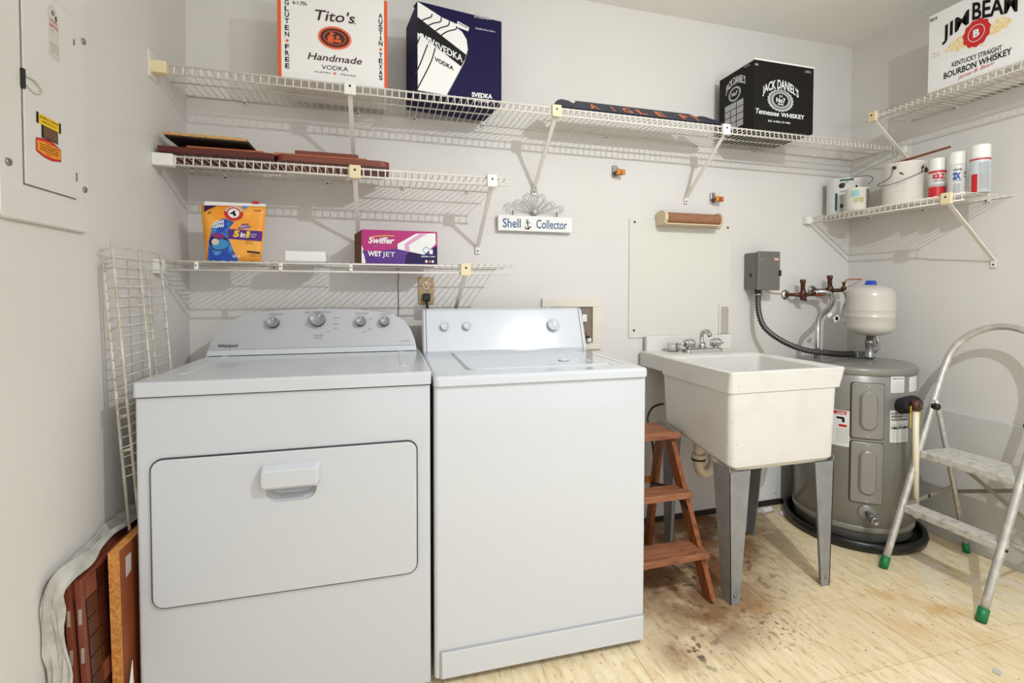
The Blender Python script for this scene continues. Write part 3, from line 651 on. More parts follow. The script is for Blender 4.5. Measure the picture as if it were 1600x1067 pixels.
for z0, z1 in ((.505, .755), (.213, .488)):
    p_ = wrap('access_plate', 219, 247, z0, z1, .012, m_heater2, t, th=.008, bev=.004)
    wrap('raised_boss', 226, 241, z0 + .04, z1 - .035, .032, m_heater2, p_, th=.016, bev=.008)
    for z in (z0 + .012, z1 - .012): build('screw', MB().lathe([(.005, 0), (.004, .003)], cyl(233, z, R + .0105), cyl(233, 0, 1) - V((hx, hy, 0)), 10), m_print_lg, p_)
    wrap('plate_shadow_gap', 217.8, 248.2, z0 - .004, z1 + .002, .012, m_seam, p_, th=.001, bev=.0005)
def wraptext(s_, az0, az1, z, h, m, parent, r=R + .0022, bold=.02):
    vs, fs, wd = text_geo(s_, bold); mb = MB(); sy = h / .7; a0, a1 = math.radians(az0), math.radians(az1)
    mb.add([(hx + r * math.cos(a0 + (a1 - a0) * x / wd), hy + r * math.sin(a0 + (a1 - a0) * x / wd), z + y * sy) for x, y in vs], fs)
    return build('lettering', mb, m, parent, fix=False)
m_label = mat('label_paper', (226, 226, 222), .5)
l1 = wrap('label', 254, 269.5, .715, .788, .002, m_label, t, th=.0006, bev=.0003)
wraptext('IMPORTANT NOTICE', 255.5, 268, .776, .005, m_print_bk, l1)
for i in range(9): wraptext('nnnnn nnnnnn nnnn nnnnn nnn', 255.5, 268, .766 - i * .0054, .0026, m_print_gy, l1, bold=0)
l1 = wrap('label', 277, 295, .715, .782, .002, m_label, t, th=.0006, bev=.0003)
l2 = wrap('label', 254, 276, .492, .636, .002, m_label, t, th=.0006, bev=.0003)
for i, s_ in enumerate(('DO NOT RETURN THIS', 'WATER HEATER TO THE', 'PLACE OF PURCHASE')): wraptext(s_, 255, 275, .618 - i * .014, .009, m_print_bk, l2, bold=.03)
wraptext('1-866-375-0000'[:11] + '034', 255, 275, .552, .012, m_print_bk, l2, bold=.03)
for i in range(4): wraptext('nnnn nnnnn nnnnnn nnn nnnn', 255.5, 274, .574 - i * .005, .0028, m_print_gy, l2, bold=0)
for i in range(6): wraptext('nnnnn nnn nnnnn nnnn nnnnnn', 255.5, 274, .543 - i * .008, .0030, m_print_gy, l2, bold=0)
l0 = wrap('label', 198, 218, .455, .620, .002, m_label, t, th=.0006, bev=.0003)
wrap('red_strip', 203, 215, .601, .617, .001, m_print_red, l0, th=.0012, bev=.0002); wraptext('DANGER', 206.5, 214, .604, .009, m_print_wh, l0, r=R + .0036)
wrap('tap_symbol', 206, 213, .580, .590, .003, m_print_bk, l0, th=.0012, bev=.0002); wrap('tap_symbol', 211, 213.5, .566, .582, .002, m_print_bk, l0, th=.0012, bev=.0002)
wrap('hand_symbol', 208, 215.5, .545, .556, .004, m_print_red, l0, th=.0012, bev=.0002)
for i in range(9): wraptext('nnnnn nnn nnnn nnnnnn', 206, 217, .534 - i * .0075, .0034, m_print_gy, l0, bold=0)
# drain valve
dd = (cyl(234, 0, 1) - V((hx, hy, 0))); p0 = cyl(234, .168, R)
build('drain_escutcheon', MB().lathe([(.036, 0), (.034, .003), (.012, .006)], p0, dd, 24), m_heater2, t)
dv = build('drain_valve', MB().lathe([(.011, .004), (.011, .03), (.017, .031), (.017, .05), (.014, .052), (.014, .062), (.019, .064), (.019, .074), (.012, .075), (.010, .066)], p0, dd + V((.22, 0, -.1)), 18), m_gsteel, t)
# drip pan
t = tag(build('drip_pan', MB().lathe([(.240, .003), (.285, .003), (.296, .012), (.300, .028), (.296, .044), (.284, .050), (.274, .044), (.270, .028), (.268, .012), (.24, .010)], (2.966, -.302, 0), Z, 72), m_rubber), 'round black drip pan under the grey water heater', 'pan')
t = thing('relief_valve', 'black foam-wrapped relief valve with a cream pipe dropping beside the heater', 'valve', (3.0, -.55, .64))
pa, pb_ = V((2.948, -.549, .655)), V((2.888, -0.65, 0.693)); dv = (pb_ - pa).normalized()
build('foam_sleeve', MB().tube([pa, pa + (pb_ - pa) * .84], .036, 24), m_foam, t)
build('elbow', MB().tube([pa + (pb_ - pa) * .84, pb_ + V((.004, 0, 0))], .013, 14).lathe([(.016, -.03), (.016, .012)], pb_, Z, 14), m_copper, t)
build('lever', MB().bar(pb_ + V((.01, -.004, .012)), pb_ + V((.026, -.008, -.02)), .01, .003, Y), m_gsteel, t)
build('yellow_tag', MB().bar(pb_ + V((.02, -.004, 0)), pb_ + V((.018, 0, -.10)), .008, .001, X).bar(pb_ + V((-.028, 0, -.01)), pb_ + V((-.028, 0, -.10)), .006, .001, X), mat('yellow_strap', (204, 170, 60), .5), t)
build('discharge_pipe', MB().tube([pb_ + V((0, 0, -.02)), V((2.924, -0.635, 0.193))], .0115, 14), m_pvc, t)

# expansion tank assembly, bolted on the heater top
ex, ey = 3.035, -.325
t = thing('expansion_tank', 'light grey expansion tank with a blue cap above the water heater', 'tank', (ex, ey, .81))
build('shell', MB().lathe([(.0, .948), (.05, .952), (.085, .965), (.100, .985), (.1025, 1.0), (.1025, 1.04), (.104, 1.042), (.104, 1.046), (.1025, 1.048), (.1025, 1.072), (.1035, 1.074), (.1025, 1.077), (.1025, 1.140), (.098, 1.165), (.085, 1.182), (.055, 1.195), (.02, 1.200), (0, 1.201)], (ex, ey, 0), Z, 56), m_exp, t)
build('cap', MB().lathe([(.026, 1.196), (.0255, 1.203), (.020, 1.220), (0, 1.2205)], (ex, ey, 0), Z, 8, smooth=False), m_blue, t)
tee = build('tee_fitting', MB().lathe([(.015, .825), (.015, .838), (.022, .839), (.022, .848), (.019, .85), (.019, .908), (.022, .910), (.022, .924), (.016, .926), (.016, .955)], (ex, ey, 0), Z, 20).lathe([(.016, 0), (.016, .03), (.022, .031), (.022, .046), (.012, .047), (.012, .062)], (ex, ey, .878), (.9, .35, 0), 18), m_gsteel, t)
build('flex_pipe', ribbed([(ex + .052, ey + .02, .878), (ex + .085, ey + .03, .880), (ex + .108, ey + .045, .90), (ex + .108, ey + .06, .935), (ex + .085, ey + .10, .97), (ex + .02, ey + .16, 1.02), (3.13, -.12, 1.12), (3.15, -.09, 1.16)], .0125, amp=.05), m_chrome, t)
t = tag(build('water_connector', ribbed([(2.82, -.22, .835), (2.82, -.22, .87), (2.822, -.22, .96), (2.85, -.20, 1.03), (2.92, -.19, 1.075), (2.975, -.17, 1.12), (2.985, -.14, 1.155), (2.96, -.11, 1.165), (2.93, -.095, 1.158)], .0125, amp=.07), m_chrome), 'silver corrugated water connector curving up from the heater to the copper valves', 'pipe')
build('nut', MB().lathe([(.017, 0), (.017, .03), (.014, .031), (.017, .034), (.017, .05)], (2.82, -.22, .828), Z, 6, smooth=False), m_gsteel, t)
tg = build('tag', MB().box((-.018, -.0006, -.014), (.018, .0006, .014), 0, mtx=Matrix.Translation((2.925, -.235, 1.03)) @ Matrix.Rotation(-.5, 4, 'Y')), m_label, t)
build('tag_mark', MB().lathe([(.010, 0), (.010, .0008)], (2.925, -.2365, 1.03), -Y, 16), m_print_bk, tg)
build('tag', MB().box((-.018, -.0006, -.009), (.012, .0006, .009), 0, mtx=Matrix.Translation((2.885, -.235, 1.05)) @ Matrix.Rotation(-.6, 4, 'Y')), m_label, t)
def valve(x, z, name_label, ln=.08, side=1):
    t = thing('copper_valve', name_label, 'valve', (x, -.03, z), 0, 'copper shutoff valves on the back wall')
    build('escutcheon', MB().lathe([(.028, 0), (.027, .004), (.016, .012), (.012, .012)], (x - .04, -.001, z), -Y, 28), m_chrome, t)
    build('stub_pipe', MB().tube(smooth_pts([(x - .04, 0, z), (x - .04, -.04, z), (x - .03, -.062, z), (x - .0, -.07, z)], 5), .009, 12), m_copper, t)
    build('body', MB().tube([(x - .012, -.07, z), (x + .03, -.07, z)], .0135, 12).lathe([(.012, -.03), (.015, -.02), (.015, .02), (.010, .03)], (x + .01, -.07, z), Z, 14).lathe([(.009, 0), (.007, .02)], (x + .01, -.08, z), -Y, 10), m_copper, t)
    build('arrestor', MB().lathe([(.009, .02), (.0115, .03), (.0115, ln), (.0145, ln + .002), (.0145, ln + .018), (.012, ln + .02)], (x + .008, -.07, z), Z, 14), m_copper, t)
    build('stem', MB().lathe([(.005, 0), (.005, -.018), (.009, -.019), (.009, -.024)], (x + .026, -.072, z - .01), Z, 10), m_copper, t)
    return t
t = valve(2.872, 1.148, 'copper shutoff valve nearest the grey wall box, with an upright copper stub', .062)
build('pipe', MB().tube([(2.90, -.07, 1.148), (2.965, -.075, 1.150)], .009, 12).tube([(2.965, -.075, 1.150), (2.935, -.09, 1.156)], .010, 10), m_copper, t)
build('orange_sleeve', MB().tube([(2.945, -.080, 1.150), (2.985, -.082, 1.151), (3.02, -.082, 1.154)], [.010, .0125, .011], 12), m_orange, t)
build('wire', MB().tube(smooth_pts([(2.90, -.08, 1.155), (2.93, -.085, 1.19), (2.955, -.085, 1.18), (2.975, -.085, 1.155)], 6), .002, 6), m_dark, t)
t = valve(3.055, 1.172, 'copper shutoff valve nearest the expansion tank, with an upright copper stub', .062)
build('pipe', MB().tube([(3.08, -.07, 1.172), (3.15, -.075, 1.172)], .010, 12), m_copper, t)
build('handle_stem', MB().lathe([(.013, 0), (.013, .02), (.007, .021), (.007, .04), (.012, .041), (.012, .046)], (3.15, -.08, 1.172), Z, 12), m_copper, t)
build('thin_pipe', MB().tube(smooth_pts([(3.155, -.075, 1.195), (3.165, -.075, 1.222), (3.19, -.08, 1.232), (3.262, -.09, 1.234)], 6), .004, 8), m_tan, t)

# ---------------------------------------------------------------- wooden stepladder
t = thing('wooden_stepladder', 'small worn orange-brown wooden stepladder between the washer and the tub', 'stepladder', (1.75, -.42, 0))
WX0, WX1 = 1.585, 1.905
for x in (WX0, WX1):
    s_ = 1 if x == WX0 else -1
    build('front_rail', MB().bar((x + s_ * .010, -.624, .003), (x + s_ * .010, -.335, .555), .052, .020, Y), m_wood, t)
    build('rear_rail', MB().bar((x + s_ * .012, -.180, .003), (x + s_ * .012, -.275, .535), .042, .018, Y), m_wood, t)
def tread(z, y0, y1, th=.026, x1=WX1 + .004): return MB().box((WX0 - .004, y0, z - th), (x1, y1, z), .003)
for z, y0, y1 in ((.174, -.602, -.492), (.362, -.495, -.405)): build('tread', tread(z, y0, y1), m_woodtop, t)
tp = build('top_tread', tread(.578, -.395, -.235, .03, WX1 + .012), m_woodtop, t)
build('metal_edge', MB().box((WX1 - .018, -.385, .5775), (WX1 + .012, -.24, .581), .001), m_gsteel, tp)
build('rear_crossbar', MB().box((WX0 + .01, -.212, .20), (WX1 - .01, -.196, .235), .002).box((WX0 + .01, -.226, .30), (WX1 - .01, -.212, .33), .002), m_wood, t)
for x in (WX0 + .024, WX1 - .024): build('spreader', MB().bar((x, -.50, .30), (x, -.36, .335), .012, .003, Z).bar((x, -.36, .335), (x, -.225, .30), .012, .003, Z), m_dark, t)
build('hinge', MB().box((WX1 - .05, -.33, .53), (WX1 - .02, -.27, .549), .002), m_dark, t)

# ---------------------------------------------------------------- aluminium step stool
t = thing('metal_step_stool', 'folding aluminium step stool with hoop handle and green feet by the right wall', 'step stool', (3.0, -.81, 0))
ya, yb = -.634, -.984; sl = .395
L0 = lambda y, z: V((2.743 + sl * z, y, z))
hoop = [L0(ya, .03), L0(ya, .3), L0(ya, .6), L0(ya, .80), L0(ya - .004, .86)]
for i in range(1, 16):
    a = PI * i / 16; hoop.append(L0(-.809 + .171 * math.cos(a), .86 + .165 * math.sin(a)))
hoop += [L0(yb + .004, .86), L0(yb, .80), L0(yb, .6), L0(yb, .3), L0(yb, .03)]
build('front_hoop', MB().tube(smooth_pts(hoop, 3), .0135, 16), m_alu, t)
for y in (ya, yb):
    build('foot', MB().tube([L0(y, .001), L0(y, .045)], .0165, 16), m_green, t)
    yy = y + (.010 if y == yb else -.010)
    build('rear_leg', MB().tube([(3.223, yy, .02), (3.12, yy, .36), (3.03, yy + (.0), .66), (3.01, yy, .70)], .0105, 14), m_alu_dark if y == 0 else m_alu, t)
    build('foot', MB().tube([(3.226, yy, .001), (3.216, yy, .042)], .0135, 14), m_green, t)
    build('pivot', MB().lathe([(.014, -.004), (.014, .018), (.007, .022)], (3.004, yy, .672), (0, 1 if y == yb else -1, 0), 14), m_dark, t)
    build('side_link', MB().bar((2.855, yy * 1.0, .262), (2.99, yy, .285), .016, .004, Z).bar((2.98, yy, .283), (3.135, yy, .31), .016, .004, Z), m_alu_dark, t)
build('lower_step', MB().box((2.836, yb + .012, .232), (2.905, ya - .012, .262), .004), m_alu_step, t)
build('upper_step', MB().box((2.922, yb + .012, .455), (3.10, ya - .012, .487), .005), m_alu_step, t)
for y, s_ in ((ya, -1), (yb, 1)):
    for x, z in ((2.838, .245), (2.925, .47)): build('rivet', MB().lathe([(.006, 0), (.004, .004)], (x + .004, y + s_ * -.014, z), (0, -s_, 0), 10), m_dark, t)
x_ = lambda z: 3.229 - z * .303
build('cross_brace', MB().bar((x_(.44) + .012, ya - .014, .44), (x_(.2) + .012, yb + .016, .20), .016, .003, Z), m_alu_dark, t)
build('cross_brace', MB().bar((x_(.30) + .018, ya - .014, .285), (x_(.40) + .018, yb + .016, .42), .016, .003, Z), m_alu_dark, t)
build('rear_crossbar', MB().tube([(x_(.13), ya - .012, .13), (x_(.13), yb + .012, .13)], .007, 10), m_alu, t)

# ---------------------------------------------------------------- liquor cartons on the top shelf
FY = lambda p, d=.001: V((p[0], p[1] - d, p[2]))
def star(c_, r, n, m, parent, e=X):
    c_ = V(c_); return flat('star', [c_ + e * (r if i % 2 == 0 else r * .4) * math.sin(PI * i / 5) + Z * (r if i % 2 == 0 else r * .4) * math.cos(PI * i / 5) for i in range(10)], m, parent, n=n, off=.0006)
zb = 1.914
t = thing('cardboard_box', 'white vodka carton with orange corner stripes and an oval sunburst emblem', 'box', (.55, -.155, zb), 0, 'liquor cartons on the high shelves')
bx = build('carton', MB().box((.368, -.27, zb), (.737, -.045, 2.236), .002), m_boxwhite, t)
for x0, x1 in ((.3675, .379), (.726, .7375)):
    build('stripe', MB().box((x0, -.2706, zb), (x1, -.2696, 2.234)), m_print_or, t)
build('tape', MB().box((.367, -.17, 2.2355), (.738, -.145, 2.2366)), m_beige, t)
YF_ = -.27
text("Tito's", (0.483, -0.27, 2.129), (0.621, -0.27, 2.135), .036, m_print_br, t, shear=.22, bold=.012)
text(".", (0.622, -0.27, 2.133), (0.626, -0.27, 2.133), .03, m_print_br, t)
c_ = (0.555, -0.27, 2.074); flat('sunburst', oval(c_, (.060, 0, 0), (0, 0, .043), 72, wob=-.13), m_print_or, t)
flat('emblem_field', oval(c_, (.048, 0, 0), (0, 0, .033), 40), m_print_br, t, off=.0009)
ring('emblem_ring', c_, V((.038, 0, 0)), V((0, 0, .025)), .08, m_print_or, t, off=.0016)
cx_, cy_, cz_ = c_
flat('still_pot', [(cx_ - .024, cy_, cz_ - .018), (cx_ - .003, cy_, cz_ - .018), (cx_ - .003, cy_, cz_ + .002), (cx_ - .008, cy_, cz_ + .010), (cx_ + .002, cy_, cz_ + .015), (cx_ - .014, cy_, cz_ + .020), (cx_ - .017, cy_, cz_ + .008), (cx_ - .024, cy_, cz_ + .002)], m_print_or, t, off=.0014)
for k, (dx, r) in enumerate(((.005, .006), (.016, .006), (.010, .006))): flat('barrel', oval((cx_ + dx, cy_, cz_ - .010 + (.013 if k == 2 else 0)), (r, 0, 0), (0, 0, r), 14), m_print_or, t, off=.0014)
text('Handmade', (0.464, -0.27, 1.988), (0.645, -0.27, 1.991), .024, m_print_br, t, shear=.28, bold=.01)
text('VODKA', (0.51, -0.27, 1.958), (0.6, -0.27, 1.961), .0155, m_print_bk, t)
text('AUSTIN', (0.485, -0.27, 1.944), (0.539, -0.27, 1.944), .006, m_print_bk, t)
text('TEXAS', (0.572, -0.27, 1.944), (0.625, -0.27, 1.944), .006, m_print_bk, t)
star((0.554, -0.27, 1.948), .007, -Y, m_print_or, t)
text('6-1.75L', (0.417, -0.27, 2.173), (0.465, -0.27, 2.175), .011, m_print_bk, t, bold=.02)
for s_, u0, vs_ in (('GLUTEN', .398, (9, 18.5, 28, 38, 48.5, 58.5)), ('FREE', .398, (78, 88, 98, 108)), ('AUSTIN', .7135, (26.5, 36, 45, 54, 63.5, 72)), ('TEXAS', .7135, (91, 100.5, 110, 119.5, 128))):
    for ch, v_ in zip(s_, vs_):
        k = (2.228 - .00222 * v_) if u0 > .5 else (2.187 - .00222 * v_)
        wd_ = .004 if ch == 'I' else .0135
        text(ch, (u0 - wd_ / 2, -.27, k), (u0 + wd_ / 2, -.27, k), .0165, m_print_bk, t, bold=.02)
star((.398, -.27, 2.043), .008, -Y, m_print_or, t); star((.7135, -.27, 2.055), .008, -Y, m_print_or, t)

# open purple carton with bottles printed on it
sn = V((0.1455, -0.9894, 0)); sn = sn if sn.y < 0 else -sn; se = V((sn.y, -sn.x, 0)); se = se if se.x > 0 else -se
a0 = V((.846, -.2841, zb)); wv = .338; zt = 2.245
t = thing('cardboard_box', 'open purple vodka carton with white bottles printed across its front', 'box', (1.01, -.17, zb), 0, 'liquor cartons on the high shelves')
q = [a0, a0 + se * wv, a0 + se * wv - sn * .21, a0 - sn * .21]
mb = MB(); mb.loft([[(p.x, p.y, zb) for p in q], [(p.x, p.y, zt) for p in q]], cap1=False)
inner = [a0 + se * .003 - sn * .003, a0 + se * (wv - .003) - sn * .003, a0 + se * (wv - .003) - sn * .207, a0 + se * .003 - sn * .207]
mb.add([(p.x, p.y, zt) for p in q] + [(p.x, p.y, zt) for p in inner] + [(p.x, p.y, zb + .004) for p in inner], [(i, (i + 1) % 4, 4 + (i + 1) % 4, 4 + i) for i in range(4)] + [(4 + i, 4 + (i + 1) % 4, 8 + (i + 1) % 4, 8 + i) for i in range(4)] + [(8, 9, 10, 11)])
build('carton', mb, m_print_navy, t)
sp = lambda p: V(p)
flat('printed_bottles', [a0 + Z * .002, a0 + Z * (zt - zb - .002), (0.937, -0.2707, 2.2063), (0.9969, -0.2619, 2.1934), (0.9944, -0.2623, 2.1807), (1.0172, -0.2589, 2.1687), (1.0352, -0.2563, 2.1431), (1.0403, -0.2555, 2.1048), (1.03, -0.2571, 2.0683), (1.0171, -0.259, 2.0363), (0.9563, -0.2679, 1.9156), a0 + se * .11 + Z * .002], m_boxwhite, t, n=sn)
flat('bottle_cap', [(0.9995, -0.2615, 2.2062), (1.0455, -0.2548, 2.1921), (1.0417, -0.2553, 2.1765), (0.9944, -0.2623, 2.1831)], m_boxwhite, t, n=sn, off=.0006)
flat('band', [a0 + Z * .272, (1.0364, -0.2561, 2.0831), (1.013, -0.2596, 2.0355), a0 + Z * .215], m_print_bk, t, n=sn, off=.0009)
def line(pts, r, m, par, n, off=.0013):
    P = [V(p) + V(n) * off for p in smooth_pts(pts, 5)]; vs = []; fs = []
    for i, p in enumerate(P):
        d = (P[min(i + 1, len(P) - 1)] - P[max(i - 1, 0)]).normalized(); s_ = d.cross(V(n)).normalized() * r
        vs += [p + s_, p - s_]
        if i: fs.append((2 * i - 2, 2 * i, 2 * i + 1, 2 * i - 1))
    return build('printed_line', MB().add(vs, fs), m, par, fix=False)
line([(0.9944, -0.2623, 2.1855), (0.9918, -0.2627, 2.1728), (0.9617, -0.2671, 2.1589), (0.9319, -0.2715, 2.1331), (0.9147, -0.274, 2.0935), (0.8926, -0.2773, 2.0221), (0.8324, -0.2861, 1.8973)], .0022, m_print_bk, t, sn)
line([(0.9668, -0.2664, 2.1987), (0.9618, -0.2671, 2.1806), (0.932, -0.2715, 2.1644), (0.9026, -0.2758, 2.1363), (0.8831, -0.2787, 2.0917), (0.859, -0.2822, 2.0251), (0.8374, -0.2854, 1.9738)], .0022, m_print_bk, t, sn)
line([(0.9346, -0.2711, 2.2057), (0.9321, -0.2715, 2.1884), (0.9027, -0.2758, 2.1745), (0.8737, -0.28, 2.1514), (0.8545, -0.2829, 2.1141), (0.8378, -0.2853, 2.0681)], .0022, m_print_bk, t, sn)
line([(0.9004, -0.2761, 2.2097), (0.8955, -0.2768, 2.1967), (0.8738, -0.28, 2.1845), (0.8523, -0.2832, 2.1678), (0.8428, -0.2846, 2.1492)], .0022, m_print_bk, t, sn)
line([(1.002, -0.2612, 2.1994), (1.0198, -0.2586, 2.1937), (1.0404, -0.2555, 2.1885)], .0014, m_print_bk, t, sn)
line([(1.0403, -0.2555, 2.1048), (1.03, -0.2571, 2.0683), (1.0171, -0.259, 2.0363), (0.9563, -0.2679, 1.9156)], .0012, m_print_gy, t, sn)
text('SVEDKA', (0.911, -0.2746, 2.0844), (1.0184, -0.2588, 2.0525), .026, m_print_wh, t, n=sn, bold=.02, off=.0018)
text('SV', (0.8819, -0.2788, 2.0915), (0.9098, -0.2747, 2.0841), .029, m_print_wh, t, n=sn, bold=.05, off=.0018)
text('SV', (0.8533, -0.2831, 2.0996), (0.8807, -0.279, 2.0924), .029, m_print_wh, t, n=sn, bold=.05, off=.0018)
text('VODKA', (0.9097, -0.2748, 2.0374), (0.983, -0.264, 2.0142), .015, m_print_bk, t, n=sn, bold=.03, off=.0018)
text('SVEDKA', (1.0557, -0.2533, 1.9272), (1.1407, -0.2408, 1.9324), .017, m_print_wh, t, n=sn, bold=.04)
text('VODKA', (1.0662, -0.2517, 1.9102), (1.1299, -0.2424, 1.9142), .013, m_print_wh, t, n=sn, bold=.03)
text('Distilled From Grain', (1.0716, -0.2509, 2.1917), (1.1514, -0.2392, 2.1956), .007, m_print_wh, t, n=sn, shear=.2)
fl_ = build('flap', MB().prism([a0 + Z * (zt - zb), (1.0301, -0.257, 2.2033), a0 + se * wv + Z * (zt - zb), V((1.1459, -0.24, 2.2597)) - sn * .03, V((1.0276, -0.2574, 2.2542)) - sn * .035, V((0.9569, -0.2678, 2.2518)) - sn * .035, V((0.836, -0.2856, 2.2368)) - sn * .03], -sn, .003), mat('flap_brown', (78, 66, 62), .7), t)
text('SVEDKA', V((1.0664, -0.2517, 2.2362)) - sn * .012, V((1.1352, -0.2416, 2.2409)) - sn * .012, .013, m_print_lg, fl_, n=sn, off=.012, bold=.03)

# black whiskey carton
t = thing('cardboard_box', 'black Tennessee whiskey carton with white lettering near the corner', 'box', (2.52, -.17, zb), 0, 'liquor cartons on the high shelves')
build('carton', MB().box((2.352, -.295, zb), (2.692, -.055, 2.226), .002), m_boxblack, t)
build('top_edge', MB().box((2.350, -.297, 2.222), (2.694, -.053, 2.230), .001), m_boxwhite, t)
text("JACK DANIEL'S", (2.397, -0.295, 2.071), (2.603, -0.295, 2.075), .036, m_print_wh, t, bold=.02, arc=.033, taper=lambda q_: 1.15 - .25 * q_ * q_)
c_ = V((2.5, -0.295, 2.056))
flat('ornament', oval(c_ - Z * .004, (.073, 0, 0), (0, 0, .050), 60, wob=.05, k=22), m_print_lg, t); flat('ornament_field', oval(c_ - Z * .002, (.058, 0, 0), (0, 0, .042), 40), m_boxblack, t, off=.0009)
ring('oval_ring', c_ - Z * .002, V((.053, 0, 0)), V((0, 0, .038)), .07, m_print_wh, t, off=.0016); ring('oval_ring', c_ - Z * .002, V((.046, 0, 0)), V((0, 0, .032)), .06, m_print_wh, t, off=.0016)
for s_, dz, wd_, h in (('No7', -.013, .052, .021), ('OLD', .012, .020, .008), ('BRAND', -.025, .032, .008)):
    text(s_, c_ + V((-wd_ / 2, 0, dz)), c_ + V((wd_ / 2, 0, dz)), h, m_print_wh, t, bold=.03, off=.0018)
text('Tennessee', (2.357, -0.295, 1.981), (2.49, -0.295, 1.978), .023, m_print_wh, t, shear=.2, bold=.015)
text('WHISKEY', (2.503, -0.295, 1.978), (2.639, -0.295, 1.979), .019, m_print_wh, t, bold=.025)
text('EST. & REG. IN 1866', (2.431, -0.295, 1.949), (2.557, -0.295, 1.95), .008, m_print_wh, t, bold=.02)
text('BEER', (2.354, -0.295, 2.196), (2.373, -0.295, 2.197), .009, m_print_lg, t, bold=.02); text('1.75 L', (2.64, -0.295, 2.198), (2.674, -0.295, 2.2), .009, m_print_wh, t, bold=.02)
nX = -X; SX_ = 2.352
text("JACK DANIEL'S", (2.352, -0.105, 2.138), (2.352, -0.239, 2.135), .034, m_print_wh, t, n=nX, bold=.02, arc=.026)
c_ = V((2.352, -0.167, 2.118)); ring('oval_ring', c_ - Z * .003, V((0, .042, 0)), V((0, 0, .034)), .25, m_print_lg, t, n=nX); text('No7', c_ + V((0, .02, -.010)), c_ + V((0, -.02, -.010)), .017, m_print_wh, t, n=nX, bold=.03)
A4 = [V((2.352, -0.099, 2.065)), V((2.352, -0.226, 2.064))]; dd_ = A4[1] - A4[0]
for i, r in enumerate(((0, .62), (.66, 1.), (0, .3), (.34, .62), (.66, 1.), (0, .3), (.34, .62), (.66, 1.), (0, .3), (.34, .62), (.66, 1))):
    row = 0 if i < 2 else 1 + (i - 2) // 3; z1_ = -.030 * row - .002 * row
    p0, p1 = A4[0] + dd_ * r[0] + Z * z1_, A4[0] + dd_ * r[1] + Z * z1_
    p0.z = p1.z = A4[0].z + .01 + z1_
    flat('printed_table', [p0, p1, p1 - Z * .028, p0 - Z * .028], m_print_lg, t, n=nX)
text('4.1.75 L', (2.352, -0.23, 2.21), (2.352, -0.267, 2.208), .009, m_print_wh, t, n=nX)

# white bourbon carton on the right wall shelf
zj = 2.026; xj = 3.0
t = thing('cardboard_box', 'white bourbon whiskey carton with a red wax seal, on the upper right shelf', 'box', (3.12, -.8, zj), 0, 'liquor cartons on the high shelves')
build('carton', MB().box((xj, -1.02, zj), (3.25, -.590, 2.358), .003), m_boxwhite, t)
text('JIM', (3, -0.645, 2.228), (3, -0.743, 2.252), .056, m_print_bk, t, n=nX, bold=.025)
text('BEAM', (3, -0.754, 2.259), (3, -0.901, 2.216), .066, m_print_bk, t, n=nX, bold=.025)
for pts in ([(3, -0.653, 2.181), (3, -0.679, 2.201), (3, -0.712, 2.217), (3, -0.728, 2.203), (3, -0.731, 2.161), (3, -0.703, 2.158), (3, -0.675, 2.171)], [(3, -0.811, 2.195), (3, -0.837, 2.221), (3, -0.866, 2.213), (3, -0.888, 2.189), (3, -0.87, 2.172), (3, -0.843, 2.167), (3, -0.818, 2.164)], [(3, -0.74, 2.177), (3, -0.793, 2.164), (3, -0.793, 2.137), (3, -0.771, 2.152), (3, -0.747, 2.146)]):
    flat('gold_ornament', pts, mat('print_gold_pale', (228, 194, 120), .5, rgb2=(240, 226, 190), nscale=90), t, n=nX)
c_ = V((3, -0.77, 2.199)); flat('wax_seal', oval(c_, (0, -.047, 0), (0, 0, .053), 60, wob=.05, k=11), m_print_red, t, n=nX, off=.001)
ring('seal_ring', c_, V((0, -.029, 0)), V((0, 0, .033)), .07, m_print_wh, t, n=nX, off=.0018)
text('B', c_ + V((0, .011, -.013)), c_ + V((0, -.011, -.013)), .027, m_print_wh, t, n=nX, bold=.05, off=.0018)
text('KENTUCKY STRAIGHT', (3, -0.685, 2.101), (3, -0.856, 2.093), .0195, m_print_bk, t, n=nX, bold=.012)
text('BOURBON WHISKEY', (3, -0.655, 2.064), (3, -0.887, 2.064), .0245, m_print_bk, t, n=nX, bold=.02)
text('James B. Beam', (3, -0.708, 2.041), (3, -0.829, 2.049), .014, m_print_red, t, n=nX, shear=.4)
text('18210', (3, -0.595, 2.332), (3, -0.624, 2.329), .013, m_print_bk, t, n=nX, bold=.02)
text('DISTILLED', (3, -0.607, 2.184), (3, -0.636, 2.183), .006, m_print_gold, t, n=nX); text('AND BOTTLED', (3, -0.611, 2.171), (3, -0.638, 2.171), .006, m_print_gold, t, n=nX)
text('BOURBON', (3, -0.866, 1.998), (3, -0.92, 1.999), .016, m_print_gy, t, n=nX)

